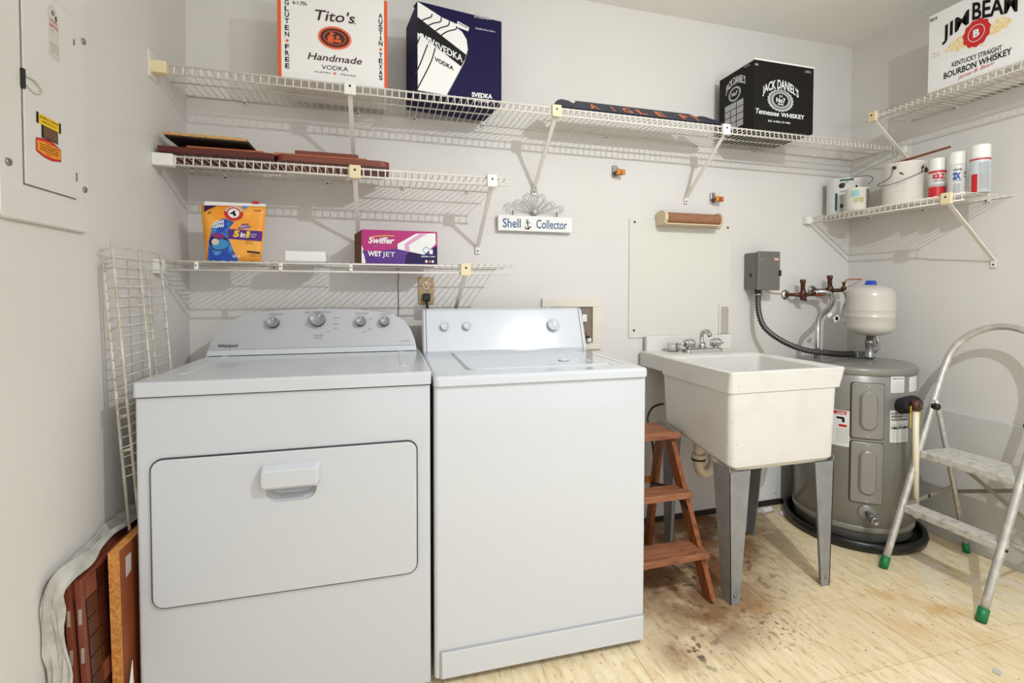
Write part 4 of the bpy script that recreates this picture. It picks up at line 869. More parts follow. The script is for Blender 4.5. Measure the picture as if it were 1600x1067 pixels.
# navy name board lying on the top shelf
t = thing('name_sign', 'navy wooden sign with orange letters lying on the top shelf', 'sign', (1.83, -.18, zb))
nb = V((0, -.62, .78)).normalized(); e2 = V((0, .78, .62)).normalized(); o_ = V((1.40, -.262, zb + .012)); Ls = .83; hs = .098
pl_ = [(.0, .02), (.035, .0), (Ls - .035, 0), (Ls, .02), (Ls - .02, .045), (Ls - .07, .088), (Ls - .10, .085), (Ls - .105, .062), (Ls - .125, .07), (Ls - .14, hs), (.12, hs), (.115, .07), (.095, .06), (.085, .088), (.055, .098), (.03, .075)]
build('board', MB().prism([o_ + X * a + e2 * b for a, b in pl_], -nb, .014), mat('sign_navy', (28, 34, 56), .5), t)
for ch, x in (('A', 1.585), ('I', 1.675), ('G', 1.745), ('L', 1.815), ('E', 1.905), ('P', 2.03), ('T', 2.09)):
    w_ = .008 if ch == 'I' else .042; text(ch, V((x - w_ / 2, o_.y, o_.z)) + e2 * .012, V((x + w_ / 2, o_.y, o_.z)) + e2 * .012, .058, mat('sign_orange', (204, 112, 60), .5), t, upv=e2, n=nb, bold=.04)

# ---------------------------------------------------------------- boards on the second shelf
zc = 1.6195
def board(name, label, a, b, m, grp='boards piled on the second shelf', bev=.002, rz=0):
    mb = MB().box(a, b, bev); return tag(build(name, mb, m), label, 'board', grp)
board('wooden_board', 'long dark red board under the chipboard, left end of the second shelf', (.012, -.30, zc), (.356, -.06, zc + .020), m_redwood)
mb = MB().loft([[(x, y, z) for x, y in rrect(.552, -.185, .19, .115, .03, 5)] for z in (zc, zc + .020)]); tag(build('wooden_board', mb, m_brown), 'reddish brown board with rounded corner, lowest of the right-hand pile on the second shelf', 'board', 'boards piled on the second shelf')
board('wooden_board', 'tan board between the dark red board and the torn chipboard', (.085, -.27, zc + .0205), (.318, -.07, zc + .033), m_tan)
mb = MB().box((-.125, -.10, 0), (.125, .10, .010), .001, mtx=Matrix.Translation((.155, -.185, zc + .046)) @ Matrix.Rotation(-.06, 4, 'X') @ Matrix.Rotation(.03, 4, 'Y') @ Matrix.Rotation(-.05, 4, 'Z'))
t = tag(build('wooden_board', mb, mat('black_backing', (38, 30, 26), .7)), 'black backed chipboard with a torn tan top, uppermost on the left pile', 'board', 'boards piled on the second shelf')
mb = MB().box((-.127, -.108, .0050), (.122, .098, .0145), .001, mtx=Matrix.Translation((.155, -.185, zc + .046)) @ Matrix.Rotation(-.06, 4, 'X') @ Matrix.Rotation(.03, 4, 'Y') @ Matrix.Rotation(-.05, 4, 'Z')); build('top_layer', mb, m_chip, t)
board('wooden_board', 'thin tan board in the middle of the right-hand pile on the second shelf', (.352, -.27, zc + .0205), (.662, -.08, zc + .032), m_tan)
board('wooden_board', 'short brown board on top of the right-hand pile on the second shelf', (.418, -.265, zc + .0325), (.632, -.09, zc + .046), m_brown)

# ---------------------------------------------------------------- third shelf: pouch, paper block, mop pad box
zs = 1.2715
t = thing('detergent_pouch', 'orange and blue detergent pouch with a red zip slider on the lowest shelf', 'pouch', (.21, -.2, zs))
fr = [V((0.12, -0.205, 1.267)), V((0.295, -0.205, 1.27)), V((0.312, -0.205, 1.47)), V((0.105, -0.205, 1.465))]; fr[0].z = fr[1].z = zs
NG = 8; vs = []; fs = []
for side in (0, 1):
    for j in range(NG + 1):
        for i in range(NG + 1):
            a, b = i / NG, j / NG; p = fr[0].lerp(fr[1], a).lerp(fr[3].lerp(fr[2], a), b)
            bulge = math.sin(PI * a) ** .6 * (1 - b) ** .8 * .085 + .001
            vs.append(p + (V((0, bulge, 0)) if side else V((0, 0, 0))))
w_ = NG + 1
for side in (0, 1):
    for j in range(NG):
        for i in range(NG): k = side * w_ * w_ + j * w_ + i; fs.append((k, k + 1, k + w_ + 1, k + w_))
for i in range(NG):
    for (p, q_) in ((i, i + 1), (NG * w_ + i, NG * w_ + i + 1), (i * w_, (i + 1) * w_), (i * w_ + NG, (i + 1) * w_ + NG)): fs.append((p, q_, q_ + w_ * w_, p + w_ * w_))
build('bag', MB().add(vs, fs, True), mat('pouch_orange', (240, 150, 34), .3, rgb2=(250, 178, 70), nscale=14), t)
yp = -.205
flat('zip_strip', [(0.117, -0.205, 1.465), (0.117, -0.205, 1.478), (0.31, -0.205, 1.479), (0.312, -0.205, 1.47)], m_paper, t, th=.002)
build('zip_slider', MB().box((.268, -.213, 1.4775), (.290, -.202, 1.4865), .002), m_print_red, t)
flat('corner_patch', [(0.116, -0.205, 1.464), (0.157, -0.205, 1.466), (0.115, -0.205, 1.442)], m_print_dpurple, t)
flat('blue_field', [(0.177, -0.205, 1.422), (0.209, -0.205, 1.41), (0.194, -0.205, 1.389), (0.19, -0.205, 1.352), (0.204, -0.205, 1.312), (0.222, -0.205, 1.271), (0.126, -0.205, 1.269), (0.127, -0.205, 1.337), (0.136, -0.205, 1.371), (0.137, -0.205, 1.391), (0.163, -0.205, 1.415)], mat('pouch_blue', (24, 70, 170), .35, rgb2=(84, 160, 210), nscale=30, thr=(.5, .7)), t)
flat('blue_streak', [(0.23, -0.205, 1.47), (0.257, -0.205, 1.47), (0.242, -0.205, 1.454)], m_print_sky, t)
flat('pod_back', oval((0.159, -0.205, 1.336), (.029, 0, 0), (0, 0, .030), 30), m_print_dpurple, t, off=.0008)
flat('pod', oval((0.164, -0.205, 1.329), (.026, 0, .006), (-.004, 0, .018), 30), m_print_sky, t, off=.0012)
flat('pod_top', oval((0.16, -0.205, 1.359), (.022, 0, -.002), (0, 0, .009), 24), mat('print_plum', (140, 40, 110), .4), t, off=.0014)
flat('pod_mark', oval((0.149, -0.205, 1.338), (.0115, 0, 0), (0, 0, .0115), 24), mat('print_sand', (206, 200, 170), .5), t, off=.0017)
c_ = V((0.208, -0.205, 1.441)); flat('seal', oval(c_, (.0305, 0, 0), (0, 0, .0265), 40), m_print_red, t, off=.0008); flat('seal_centre', oval(c_, (.018, 0, 0), (0, 0, .0165), 30), m_paper, t, off=.0013)
flat('arm_mark', [c_ + V(p) for p in ((-.013, 0, -.001), (-.004, 0, .004), (.001, 0, .010), (.005, 0, .009), (.004, 0, .001), (.009, 0, -.006), (.004, 0, -.011), (-.002, 0, -.007), (-.003, 0, -.002), (-.010, 0, -.004))], m_print_bk, t, off=.0018)
mb = MB()
for s_, a0_, a1_, r_, up_ in (('ARM & HAMMER', 168, 12, .0200, 1),):
    vs_, fs_, wd_ = text_geo(s_, .03); out_ = []
    for x, y_ in vs_: a = math.radians(a0_ + (a1_ - a0_) * x / wd_); rr = r_ + y_ / .7 * .0065; out_.append(c_ + V((rr * math.cos(a) * 1.12, -.0018, rr * math.sin(a))))
    mb.add(out_, fs_)
build('lettering', mb, m_paper, t, fix=False)
text('OXI', (0.143, -0.205, 1.4), (0.175, -0.205, 1.405), .010, m_paper, t, shear=.2, bold=.05, off=.0016); text('CLEAN', (0.137, -0.205, 1.387), (0.175, -0.205, 1.391), .011, m_paper, t, shear=.2, bold=.05, off=.0016)
flat('banner', [(0.191, -0.205, 1.385), (0.3, -0.205, 1.38), (0.297, -0.205, 1.344), (0.19, -0.205, 1.35)], m_print_purple, t, off=.001)
text('5', (0.205, -0.205, 1.359), (0.223, -0.205, 1.358), .021, m_print_yel, t, shear=.2, bold=.06, off=.0016); text('in', (0.227, -0.205, 1.358), (0.242, -0.205, 1.357), .018, m_paper, t, shear=.2, bold=.04, off=.0016); text('1', (0.245, -0.205, 1.357), (0.256, -0.205, 1.357), .021, m_print_yel, t, shear=.2, bold=.06, off=.0016)
text('POWER', (0.261, -0.205, 1.366), (0.281, -0.205, 1.365), .0045, m_paper, t, off=.0016); text('PAKS', (0.261, -0.205, 1.358), (0.276, -0.205, 1.357), .0045, m_paper, t, off=.0016)
flat('burst', oval((0.242, -0.205, 1.393), (.020, 0, 0), (0, 0, .0065), 24, wob=-.15), mat('print_lavender', (196, 160, 206), .5), t, off=.0008)
text('ODOR', (0.231, -0.205, 1.398), (0.256, -0.205, 1.401), .0055, m_print_purple, t, shear=.2, bold=.04, off=.0016); text('BLASTERS', (0.223, -0.205, 1.386), (0.262, -0.205, 1.392), .0055, m_print_purple, t, shear=.2, bold=.04, off=.0016)
for i, s_ in enumerate(('DISSOLVES STAINS & ODORS', 'BRIGHTENS WHITES', 'FRESHENS CLOTHES', 'DEEP CLEANS', 'SPRING SCENT')):
    text(s_, (.2440, -.205, 1.358 - i * .0062), (.2440 + .0022 * len(s_), -.205, 1.358 - i * .0062), .0034, m_print_br, t)
flat('scent_patch', [(0.249, -0.205, 1.31), (0.291, -0.205, 1.305), (0.29, -0.205, 1.298), (0.248, -0.205, 1.303)], m_print_br, t)
for i in range(3): text('42 PAKS nnnn nnnn', (.255, -.205, 1.3 - i * .006), (.295, -.205, 1.3 - i * .006), .0036, m_print_br, t)
text('24', (0.127, -0.205, 1.436), (0.137, -0.205, 1.436), .008, m_print_br, t, bold=.03); text('DANGER', (0.273, -0.205, 1.451), (0.298, -0.205, 1.451), .005, m_print_red, t, bold=.03)
for u in (.208, .222): ring('care_mark', V((u, -.205, 1.289)), V((.005, 0, 0)), V((0, 0, .005)), .4, m_paper, t, off=.0016)
tag(build('paper_pack', MB().box((.368, -.20, zs), (.512, -.09, zs + .042), .008), m_paper), 'small white paper-wrapped pack between the pouch and the purple box', 'pack')

t = thing('mop_pad_box', 'magenta and purple mop pad box, open at its left end, on the lowest shelf', 'box', (.78, -.13, zs))
bw = MB().box((.640, -.205, zs), (.926, -.075, 1.400), .001); build('carton', bw, m_print_magenta, t)
YB = -.205
flat('purple_field', [(.640, YB, zs), (.926, YB, zs), (.926, YB, 1.330), (.86, YB, 1.316), (.78, YB, 1.332), (.70, YB, 1.318), (.640, YB, 1.318)], m_print_purple, t, off=.0002)
flat('navy_field', [(.800, YB, zs), (.926, YB, zs), (.926, YB, 1.345), (.88, YB, 1.318), (.83, YB, 1.330), (.805, YB, 1.305)], m_print_dpurple, t, off=.0006)
flat('printed_pad', [(0.773, -0.205, 1.348), (0.843, -0.205, 1.39), (0.919, -0.205, 1.394), (0.92, -0.205, 1.352), (0.875, -0.205, 1.308), (0.773, -0.205, 1.328)], m_paper, t, off=.001)
flat('pad_stripe', [(0.799, -0.205, 1.349), (0.856, -0.205, 1.389), (0.885, -0.205, 1.39), (0.816, -0.205, 1.345), (0.819, -0.205, 1.32), (0.802, -0.205, 1.324)], mat('print_pink', (212, 160, 196), .5), t, off=.0015)
text('Swiffer', (0.664, -0.205, 1.349), (0.758, -0.205, 1.349), .023, m_paper, t, shear=.25, bold=.03, off=.001)
line([(0.668, -0.205, 1.369), (0.699, -0.205, 1.376), (0.734, -0.205, 1.379), (0.763, -0.205, 1.378)], .0014, m_print_yel, t, -Y)
flat('swoosh', [(0.684, -0.205, 1.338), (0.703, -0.205, 1.341), (0.689, -0.205, 1.334)], m_print_sky, t, off=.001)
text('WET', (0.662, -0.205, 1.3), (0.713, -0.205, 1.299), .018, m_paper, t, bold=.04, off=.001); text('JET', (0.716, -0.205, 1.299), (0.764, -0.205, 1.298), .018, m_paper, t, bold=.0, off=.001)
text('24 refill pads mopping cloths', (0.654, -0.205, 1.266), (0.794, -0.205, 1.264), .006, m_print_lg, t, off=.001)
text('ABSORB + LOCK', (0.862, -0.205, 1.299), (0.918, -0.205, 1.299), .005, m_paper, t, off=.001, bold=.03)
ring('icon', (0.883, -0.205, 1.326), V((.013, 0, 0)), V((0, 0, .013)), .2, m_print_sky, t, off=.002); flat('icon_lock', [(0.895, -0.205, 1.329), (0.908, -0.205, 1.329), (0.908, -0.205, 1.312), (0.895, -0.205, 1.311)], m_paper, t, off=.002)
for i, mm in enumerate((m_paper, m_tan, m_paper)): flat('swatch', oval((.883 + i * .0125, -.205, 1.282), (.0048, 0, 0), (0, 0, .0055), 14), mm, t, off=.001)
mb = MB().prism([(.640, -.205, zs), (.640, -.205, 1.398), (.612, -.150, 1.385), (.612, -.150, zs + .004)], (.9, .45, 0), .002); build('end_flap', mb, mat('box_inside', (112, 72, 52), .8), t)
flat('torn_edge', [(.640, YB, zs), (.640, YB, 1.34), (.646, YB, 1.325), (.643, YB, 1.315), (.650, YB, 1.30), (.655, YB, zs)], m_paper, t, off=.0012)

# ---------------------------------------------------------------- wall items on the back wall
t = thing('wall_outlet', 'tan electrical outlet with a black plug above the washer', 'outlet', (.9, 0, 1.165))
build('plate', MB().box((.866, -.007, 1.107), (.934, -.0005, 1.226), .003), mat('outlet_tan', (186, 160, 122), .45), t)
for z in (1.190, 1.143):
    s_ = build('socket', MB().lathe([(.017, 0), (.0165, .002)], (.900, -.0065, z), -Y, 24), m_beige, t)
    for x in (.894, .906): build('slot', MB().box((x - .0012, -.0092, z - .002), (x + .0012, -.008, z + .008)), m_dark, s_)
    build('ground_hole', MB().lathe([(.003, 0), (.003, .001)], (.900, -.0085, z - .008), -Y, 10), m_dark, s_)
build('screw', MB().lathe([(.003, 0), (.002, .0015)], (.900, -.007, 1.1665), -Y, 10), m_print_gy, t)
t = thing('power_plug', 'black power plug hanging from the tan outlet with its cord', 'plug', (.9, -.02, 1.14))
build('plug_head', MB().box((.884, -.034, 1.120), (.916, -.0092, 1.156), .006), m_dark, t)
build('cord', MB().tube(smooth_pts([(.900, -.025, 1.125), (.902, -.028, 1.10), (.908, -.03, 1.05), (.912, -.03, .98)], 6), .0055, 8), m_dark, t)
tag(build('hanging_string', MB().tube(smooth_pts([(.776, -.004, 1.245), (.784, -.006, 1.235), (.781, -.004, 1.20), (.783, -.004, 1.12), (.781, -.004, 1.04), (.782, -.004, .98)], 5), .0014, 6), mat('string_brown', (110, 76, 54), .8)), 'thin brown string hanging on the wall between the purple box and the outlet', 'string')
for lb, x, z in (('metal broom clip with orange roller, left of the longer shelf brace', 1.802, 1.744), ('metal broom clip with rust orange roller, above the paper towel holder', 2.358, 1.645)):
    t = thing('broom_clip', lb, 'clip', (x, 0, z), 0, 'broom clips on the back wall')
    build('plate', MB().box((x - .014, -.010, z - .026), (x + .012, -.0008, z + .028), .003), m_gsteel, t)
    build('spring_arm', MB().tube(smooth_pts([(x - .011, -.01, z - .008), (x - .013, -.03, z - .010), (x - .006, -.045, z - .012)], 4), .004, 8), m_darksteel, t)
    build('roller', MB().lathe([(.0095, -.013), (.011, -.010), (.011, .010), (.0095, .013)], (x + .0, -.040, z - .008), Z, 14), mat('roller_amber', (216, 140, 42), .45), t)
    build('roller', MB().lathe([(.0095, -.012), (.011, -.009), (.011, .009), (.0095, .012)], (x + .024, -.042, z - .010), Z, 14), mat('roller_amber', (216, 140, 42), .45) if x < 2 else mat('roller_rust', (190, 92, 52), .5), t)
    build('link', MB().bar((x, -.034, z - .02), (x + .024, -.036, z - .02), .010, .003, Y), m_dark, t)

t = thing('hanging_sign', 'white wooden Shell Collector sign hanging from a grey wire seashell scroll', 'sign', (1.39, -.02, 1.44))
build('plaque', MB().box((1.216, -.030, 1.438), (1.572, -.014, 1.508), .001), m_boxwhite, t)
m_sw = mat('scroll_wire', (176, 174, 166), .45, metal=.2)
cS = V((1.392, -.018, 1.528)); mb = MB()
def petal(ang, ln, wd):
    a = math.radians(ang); d = V((math.sin(a), 0, math.cos(a))); s_ = V((math.cos(a), 0, -math.sin(a)))
    return smooth_pts([cS, cS + d * ln * .55 + s_ * wd * .55, cS + d * ln * .86 + s_ * wd, cS + d * ln, cS + d * ln * .86 - s_ * wd, cS + d * ln * .55 - s_ * wd * .55, cS], 5)
for ang, ln, wd in ((-52, .078, .013), (-27, .092, .015), (0, .103, .013), (27, .092, .015), (52, .078, .013)): build('scroll_petal', MB().tube(petal(ang, ln, wd), .0017, 6), m_sw, t)
for s_ in (-1, 1):
    for ln, h1, r in ((.085, .038, .014), (.128, .020, .015)):
        c2 = cS + V((s_ * ln, 0, h1)); pts = [cS + V((s_ * .01, 0, 0)), cS + V((s_ * ln * .5, 0, h1 * .72)), c2 + V((-s_ * r * .6, 0, r * .9)), c2 + V((0, 0, r))]
        for i in range(1, 9): a = PI / 2 - i * PI / 5; rr = r * (1 - i * .07); pts.append(c2 + V((s_ * rr * math.cos(a), 0, rr * math.sin(a))))
        build('scroll', MB().tube(smooth_pts(pts, 3), .0017, 6), m_sw, t)
        build('scroll', MB().tube(smooth_pts([cS, cS + V((s_ * ln * .5, 0, h1 * .25)), c2 + V((-s_ * .0, 0, -r * 1.1))], 4), .0015, 6), m_sw, t)
    build('hook', MB().tube([(1.392 + s_ * .105, -.020, 1.530), (1.392 + s_ * .107, -.023, 1.505)], .0022, 6), m_dark, t)
build('centre_knot', MB().lathe([(.016, -.003), (.018, 0), (.012, .005), (.006, .008)], cS + V((0, 0, .002)), -Y, 20), m_sw, t)
build('hanger_loop', MB().tube([cS + V((.009 * math.cos(a), 0, .106 + .009 * math.sin(a))) for a in [i * PI / 8 for i in range(16)]], .0018, 6, closed=True), m_sw, t)
text('Shell', (1.237, -0.03, 1.452), (1.321, -0.03, 1.453), .040, m_print_steel, t, off=.0008, bold=.012)
text('Collector', (1.395, -0.03, 1.453), (1.545, -0.03, 1.453), .040, m_print_steel, t, off=.0008, bold=.012)
c_ = V((1.355, -0.03, 1.47)); an = MB().tube([c_ + V((-.003, -.001, .012)), c_ + V((.002, -.001, -.018))], .0022, 6).tube([c_ + V((-.010, -.001, .006)), c_ + V((.011, -.001, .007))], .0015, 6).tube(smooth_pts([c_ + V(p) for p in ((-.014, -.001, -.013), (-.008, -.001, -.021), (.003, -.001, -.021), (.014, -.001, -.010))], 4), .0025, 6).tube([c_ + V((-.003 + .004 * math.cos(a), -.001, .016 + .004 * math.sin(a))) for a in [i * PI / 5 for i in range(10)]], .0013, 6, closed=True)
build('anchor_emblem', an, m_print_bk, t)

t = thing('washer_outlet_box', 'cream recessed water supply box on the wall behind the washer', 'outlet box', (1.58, 0, .88))
fx0, fx1, fz0, fz1 = 1.430, 1.732, .886, 1.133
build('frame', MB().box((fx0, -.014, 1.090), (fx1, -.0005, fz1), .003).box((fx0, -.014, fz0), (fx1, -.0005, .918), .003).box((1.686, -.014, .918), (fx1, -.0005, 1.090), .001).box((fx0, -.014, .918), (1.47, -.0005, 1.090), .001), mat('supply_box_cream', (226, 218, 204), .5), t)
build('back', MB().box((1.47, -.003, .918), (1.686, -.0008, 1.090)), mat('supply_box_inside', (132, 120, 106), .8), t)
v_ = build('valve', MB().lathe([(.010, 0), (.010, .03), (.006, .035)], (1.640, -.016, .93), Z, 12).tube([(1.640, -.016, .95), (1.665, -.016, .945)], .007, 8), m_copper, t)
build('valve_handle', MB().lathe([(.012, 0), (.012, .006)], (1.640, -.018, .967), Z, 10), m_print_red, v_)
build('hose_end', MB().lathe([(.012, 0), (.012, .02)], (1.665, -.016, .921), Z, 12), m_paper, t)
build('valve_tag', MB().box((1.632, -.014, 1.02), (1.655, -.013, 1.055)), m_paper, t)
t = tag(build('drain_hose', MB().tube(smooth_pts([(2.07, -.02, .60), (2.03, -.05, .607), (1.97, -.08, .60), (1.935, -.10, .56), (1.935, -.12, .50), (1.95, -.13, .40), (1.95, -.14, .20), (1.90, -.15, .012), (1.75, -.16, .008)], 6), .0052, 8), m_dark), 'thin black hose curving out from behind the tub by the wooden stepladder', 'hose')
t = thing('access_panel', 'white plastic panel screwed to the wall under the tub beside the heater', 'panel', (2.7, 0, .04))
build('sheet', MB().box((2.595, -.016, .036), (2.808, -.0125, .62), .001), m_paper, t)
for x, z in ((2.775, .065), (2.775, .30)): build('screw', MB().lathe([(.004, 0), (.003, .002)], (x, -.016, z), -Y, 8), m_print_gy, t)
for i, (x, y, s_, lb) in enumerate(((2.66, -.075, 1., 'larger torn scrap of white plastic on the floor under the tub'), (2.735, -.12, .6, 'small chip of white plastic on the floor nearest the heater pan'))):
    mb = MB(); random.seed(i + 3)
    gv = [(x + (a - 1.5) * .028 * s_ + random.uniform(-.008, .008), y + (b - 1) * .022 * s_ + random.uniform(-.006, .006), .001 + random.uniform(0, .018) * s_) for a in range(4) for b in range(3)]
    fs_ = [(a * 3 + b, a * 3 + b + 1, (a + 1) * 3 + b + 1, (a + 1) * 3 + b) for a in range(3) for b in range(2)]
    mb.add(gv, fs_).add([(p[0], p[1], max(p[2] - .0012, 0)) for p in gv], fs_); tag(build('plastic_scrap', mb, m_paper), lb, 'scrap', 'plastic scraps under the tub')
sc_ = tag(build('paint_flake', MB().box((-.012, -.009, 0), (.012, .009, .002), .0005, mtx=Matrix.Translation((2.52, -1.16, .001)) @ Matrix.Rotation(.4, 4, 'Z')), m_tape), 'small white flake on the floor near the stool, lower right corner', 'flake')

# ---------------------------------------------------------------- paint cans and spray cans
zc2 = 1.576
def can(name, label, x, y, r, h, body, parts=True, lidm=None):
    t = thing(name, label, 'paint can', (x, y, zc2), 0, 'paint cans on the short right wall shelf')
    build('body', MB().lathe([(r * .97, 0), (r, .003), (r, h - .006), (r * 1.03, h - .004), (r * 1.03, h), (r * .98, h)], (x, y, zc2), Z, 48), body, t)
    build('lid', MB().lathe([(r * .97, h - .006), (r * .95, h - .001), (r * .86, h - .001), (r * .84, h - .005), (0, h - .005)], (x, y, zc2), Z, 40), lidm or m_gsteel, t)
    return t
def on_can(x, y, r, azs, zs_, m, parent, name='label_patch', off=.0008):
    vs, fs = [], []; n = 8
    for i in range(n + 1):
        a = math.radians(azs[0] + (azs[1] - azs[0]) * i / n); c_ = V((x + (r + off) * math.cos(a), y + (r + off) * math.sin(a), zc2)); vs += [c_ + Z * zs_[0], c_ + Z * zs_[1]]
        if i: fs.append((2 * i - 2, 2 * i, 2 * i + 1, 2 * i - 1))
    return build(name, MB().add(vs, fs), m, parent, fix=False)
def can_text(s_, x, y, r, azs, z, h, m, parent, bold=.03, off=.0016):
    vs, fs, wd = text_geo(s_, bold); a0, a1 = math.radians(azs[0]), math.radians(azs[1])
    return build('lettering', MB().add([(x + (r + off) * math.cos(a0 + (a1 - a0) * u / wd), y + (r + off) * math.sin(a0 + (a1 - a0) * u / wd), zc2 + z + v / .7 * h) for u, v in vs], fs), m, parent, fix=False)
x, y, r = 3.115, -.105, .083
t = can('paint_can', 'white gallon paint can with dark teal label patches, nearest the corner', x, y, r, .185, m_boxwhite, lidm=m_boxwhite)
for az, zz, m_ in (((205, 248), (.170, .182), m_print_teal), ((190, 198), (.02, .11), m_print_teal), ((234, 262), (.03, .10), m_print_teal), ((264, 285), (.03, .09), m_print_teal), ((192, 216), (.0, .10), m_print_lg), ((255, 262), (.108, .145), m_print_bk)):
    on_can(x, y, r, az, zz, m_, t)
can_text('PAINT', x, y, r, (206, 222), .112, .006, m_print_gy, t); on_can(x, y, r, (207, 217), (.03, .05), m_copper, t, off=.0014)
a = math.radians(212); build('handle_ear', MB().lathe([(.014, 0), (.013, .005), (.004, .007)], (x + r * math.cos(a), y + r * math.sin(a), zc2 + .147), (math.cos(a), math.sin(a), 0), 20), m_print_br, t)
build('wire_handle', MB().tube(smooth_pts([(x + r * math.cos(a), y + r * math.sin(a) - .004, zc2 + .15), (3.035, -.215, zc2 + .172), (3.08, -.262, zc2 + .176), (3.13, -.25, zc2 + .165), (3.16, -.20, zc2 + .15)], 6), .0016, 6), m_darksteel, t)
x, y, r = 3.045, -.235, .050
t = can('paint_can', 'small tin with olive letters, between the two gallon paint cans', x, y, r, .112, mat('tin_offwhite', (222, 220, 206), .5), lidm=m_copper)
on_can(x, y, r, (190, 232), (.068, .098), m_print_ltteal, t); can_text('OTS', x, y, r, (204, 250), .038, .022, m_print_olive, t, bold=.05); on_can(x, y, r, (268, 300), (.008, .105), m_print_gy, t)
x, y, r = 3.105, -.425, .084
t = can('paint_can', 'largest looking white paint can with a hanging wire handle and paint drips', x, y, r, .192, mat('can_smeared_white', (228, 222, 214), .5, rgb2=(206, 198, 188), nscale=14, thr=(.55, .8)), lidm=m_paper)
for az, zz in (((203, 210), (.135, .143)), ((209, 214), (.130, .136)), ((262, 266), (.14, .165)), ((266, 271), (.155, .172))): on_can(x, y, r, az, zz, m_print_br, t, 'paint_drip')
for i in range(8): can_text('nnnn nnn nnnn', x, y, r, (268, 300), .10 - i * .010, .003, m_print_red if i in (2, 5) else m_print_gy, t)
for i in range(6): can_text('nnnn nnnn nn', x, y, r, (196, 222), .115 - i * .012, .003, m_print_gy, t, bold=0)
a1 = math.radians(190); a2 = math.radians(283)
e1 = V((x + r * math.cos(a1), y + r * math.sin(a1), zc2 + .168)); e2_ = V((x + r * math.cos(a2), y + r * math.sin(a2), zc2 + .150))
build('handle_ear', MB().lathe([(.012, 0), (.011, .005)], e2_, (math.cos(a2), math.sin(a2), 0), 16), m_dark, t); build('handle_ear', MB().lathe([(.008, 0), (.007, .01)], e1, (math.cos(a1), math.sin(a1), 0), 12), m_print_br, t)
build('wire_handle', MB().tube(smooth_pts([e1 + V((-.008, 0, 0)), e1 + V((-.022, .005, -.045)), V((3.00, -.375, zc2 + .10)), V((2.995, -.43, zc2 + .088)), V((3.02, -.49, zc2 + .105)), V((3.07, -.515, zc2 + .13)), e2_ + V((0, -.008, 0))], 6), .0017, 6), m_darksteel, t)
tag(build('stir_stick', MB().bar((3.05, -.41, zc2 + .196), (3.135, -.60, zc2 + .232), .022, .004, X), m_wood), 'wooden stir stick lying across the lid of the big white paint can', 'stick')
def spray(label, x, y, r, h, body, capm, caph):
    t = thing('spray_can', label, 'spray can', (x, y, zc2), 0, 'spray cans on the short right wall shelf')
    build('body', MB().lathe([(r * .96, 0), (r, .003), (r, h - caph - .006), (r * .95, h - caph)], (x, y, zc2), Z, 36), body, t)
    build('cap', MB().lathe([(r * .97, h - caph - .002), (r * .985, h - caph + .003), (r * .97, h - .006), (r * .93, h - .001), (r * .8, h), (0, h - .001)], (x, y, zc2), Z, 36), capm, t)
    return t
x, y, r = 3.10, -.572, .0315
t = spray('red and white primer spray can beside the big paint can', x, y, r, .183, mat('spray_label_white', (214, 212, 208), .35), m_white, .055)
on_can(x, y, r, (140, 320), (.116, .125), m_print_red, t); on_can(x, y, r, (140, 320), (.0, .055), m_print_red, t); can_text('KILZ', x, y, r, (186, 262), .090, .020, m_print_red, t, bold=.06); can_text('ORIGINAL PRIMER', x, y, r, (190, 260), .078, .005, m_print_gy, t)
on_can(x, y, r, (140, 320), (.055, .066), m_print_lg, t)
x, y, r = 3.10, -.650, .0315
t = spray('all-white spray can with a blue 2X, middle of the three spray cans', x, y, r, .190, mat('spray_label_white', (214, 212, 208), .35), m_white, .055)
can_text('2X', x, y, r, (188, 234), .072, .026, m_print_blue, t, bold=.06); can_text('PAINTER', x, y, r, (190, 240), .108, .006, m_print_bk, t); can_text('ULTRA COVER', x, y, r, (190, 236), .063, .004, m_print_blue, t); on_can(x, y, r, (256, 270), (.090, .102), m_tan, t); can_text('12 oz', x, y, r, (254, 272), .077, .007, m_print_bk, t); on_can(x, y, r, (190, 232), (.01, .052), m_print_lg, t)
x, y, r = 3.10, -.733, .034
t = spray('grey-labelled spray can with a red ring, outermost on the shelf', x, y, r, .197, mat('spray_label_grey', (196, 204, 206), .35), m_white, .055)
on_can(x, y, r, (130, 330), (.132, .138), m_print_red, t); on_can(x, y, r, (165, 200), (.0, .075), m_print_red, t)
on_can(x, y, r, (207, 268), (.006, .122), m_print_lg, t)
for i in range(12): can_text('nnnnn nnnn nnn nnnn', x, y, r, (210, 264), .112 - i * .0085, .0035, m_print_ltteal if i < 5 else m_print_gy, t, bold=0)

# ---------------------------------------------------------------- electrical panel on the left wall
t = thing('electrical_panel', 'painted breaker panel with a tag and warning stickers on the left wall', 'electrical panel', (0, -.86, 1.3))
build('cover', MB().loft([[(x, y, z) for y, z in rrect(-.847, 1.60, .149 - d, .292 - d, .02, 5)] for x, d in ((.001, 0), (.009, 0), (.012, .003))]), m_wall, t)
build('door_gap', MB().box((.0119, -.9315, 1.3815), (.0126, -.752, 1.8125)), m_print_gy, t)
dr = build('door', MB().box((.0121, -.928, 1.3845), (.0155, -.755, 1.810), .001), m_wall, t)
build('hinge', MB().box((.014, -.757, 1.745), (.017, -.753, 1.758)), m_print_gy, t); build('hinge', MB().box((.014, -.757, 1.425), (.017, -.753, 1.445)), m_print_gy, t)
build('latch', MB().box((.0124, -.934, 1.575), (.018, -.926, 1.615), .001), m_dark, dr)
build('latch_ring', MB().tube(smooth_pts([(.017, -.925, 1.602), (.019, -.90, 1.601), (.019, -.878, 1.588), (.018, -.90, 1.578), (.017, -.925, 1.585)], 5), .0015, 6), m_wire_dirty, dr)
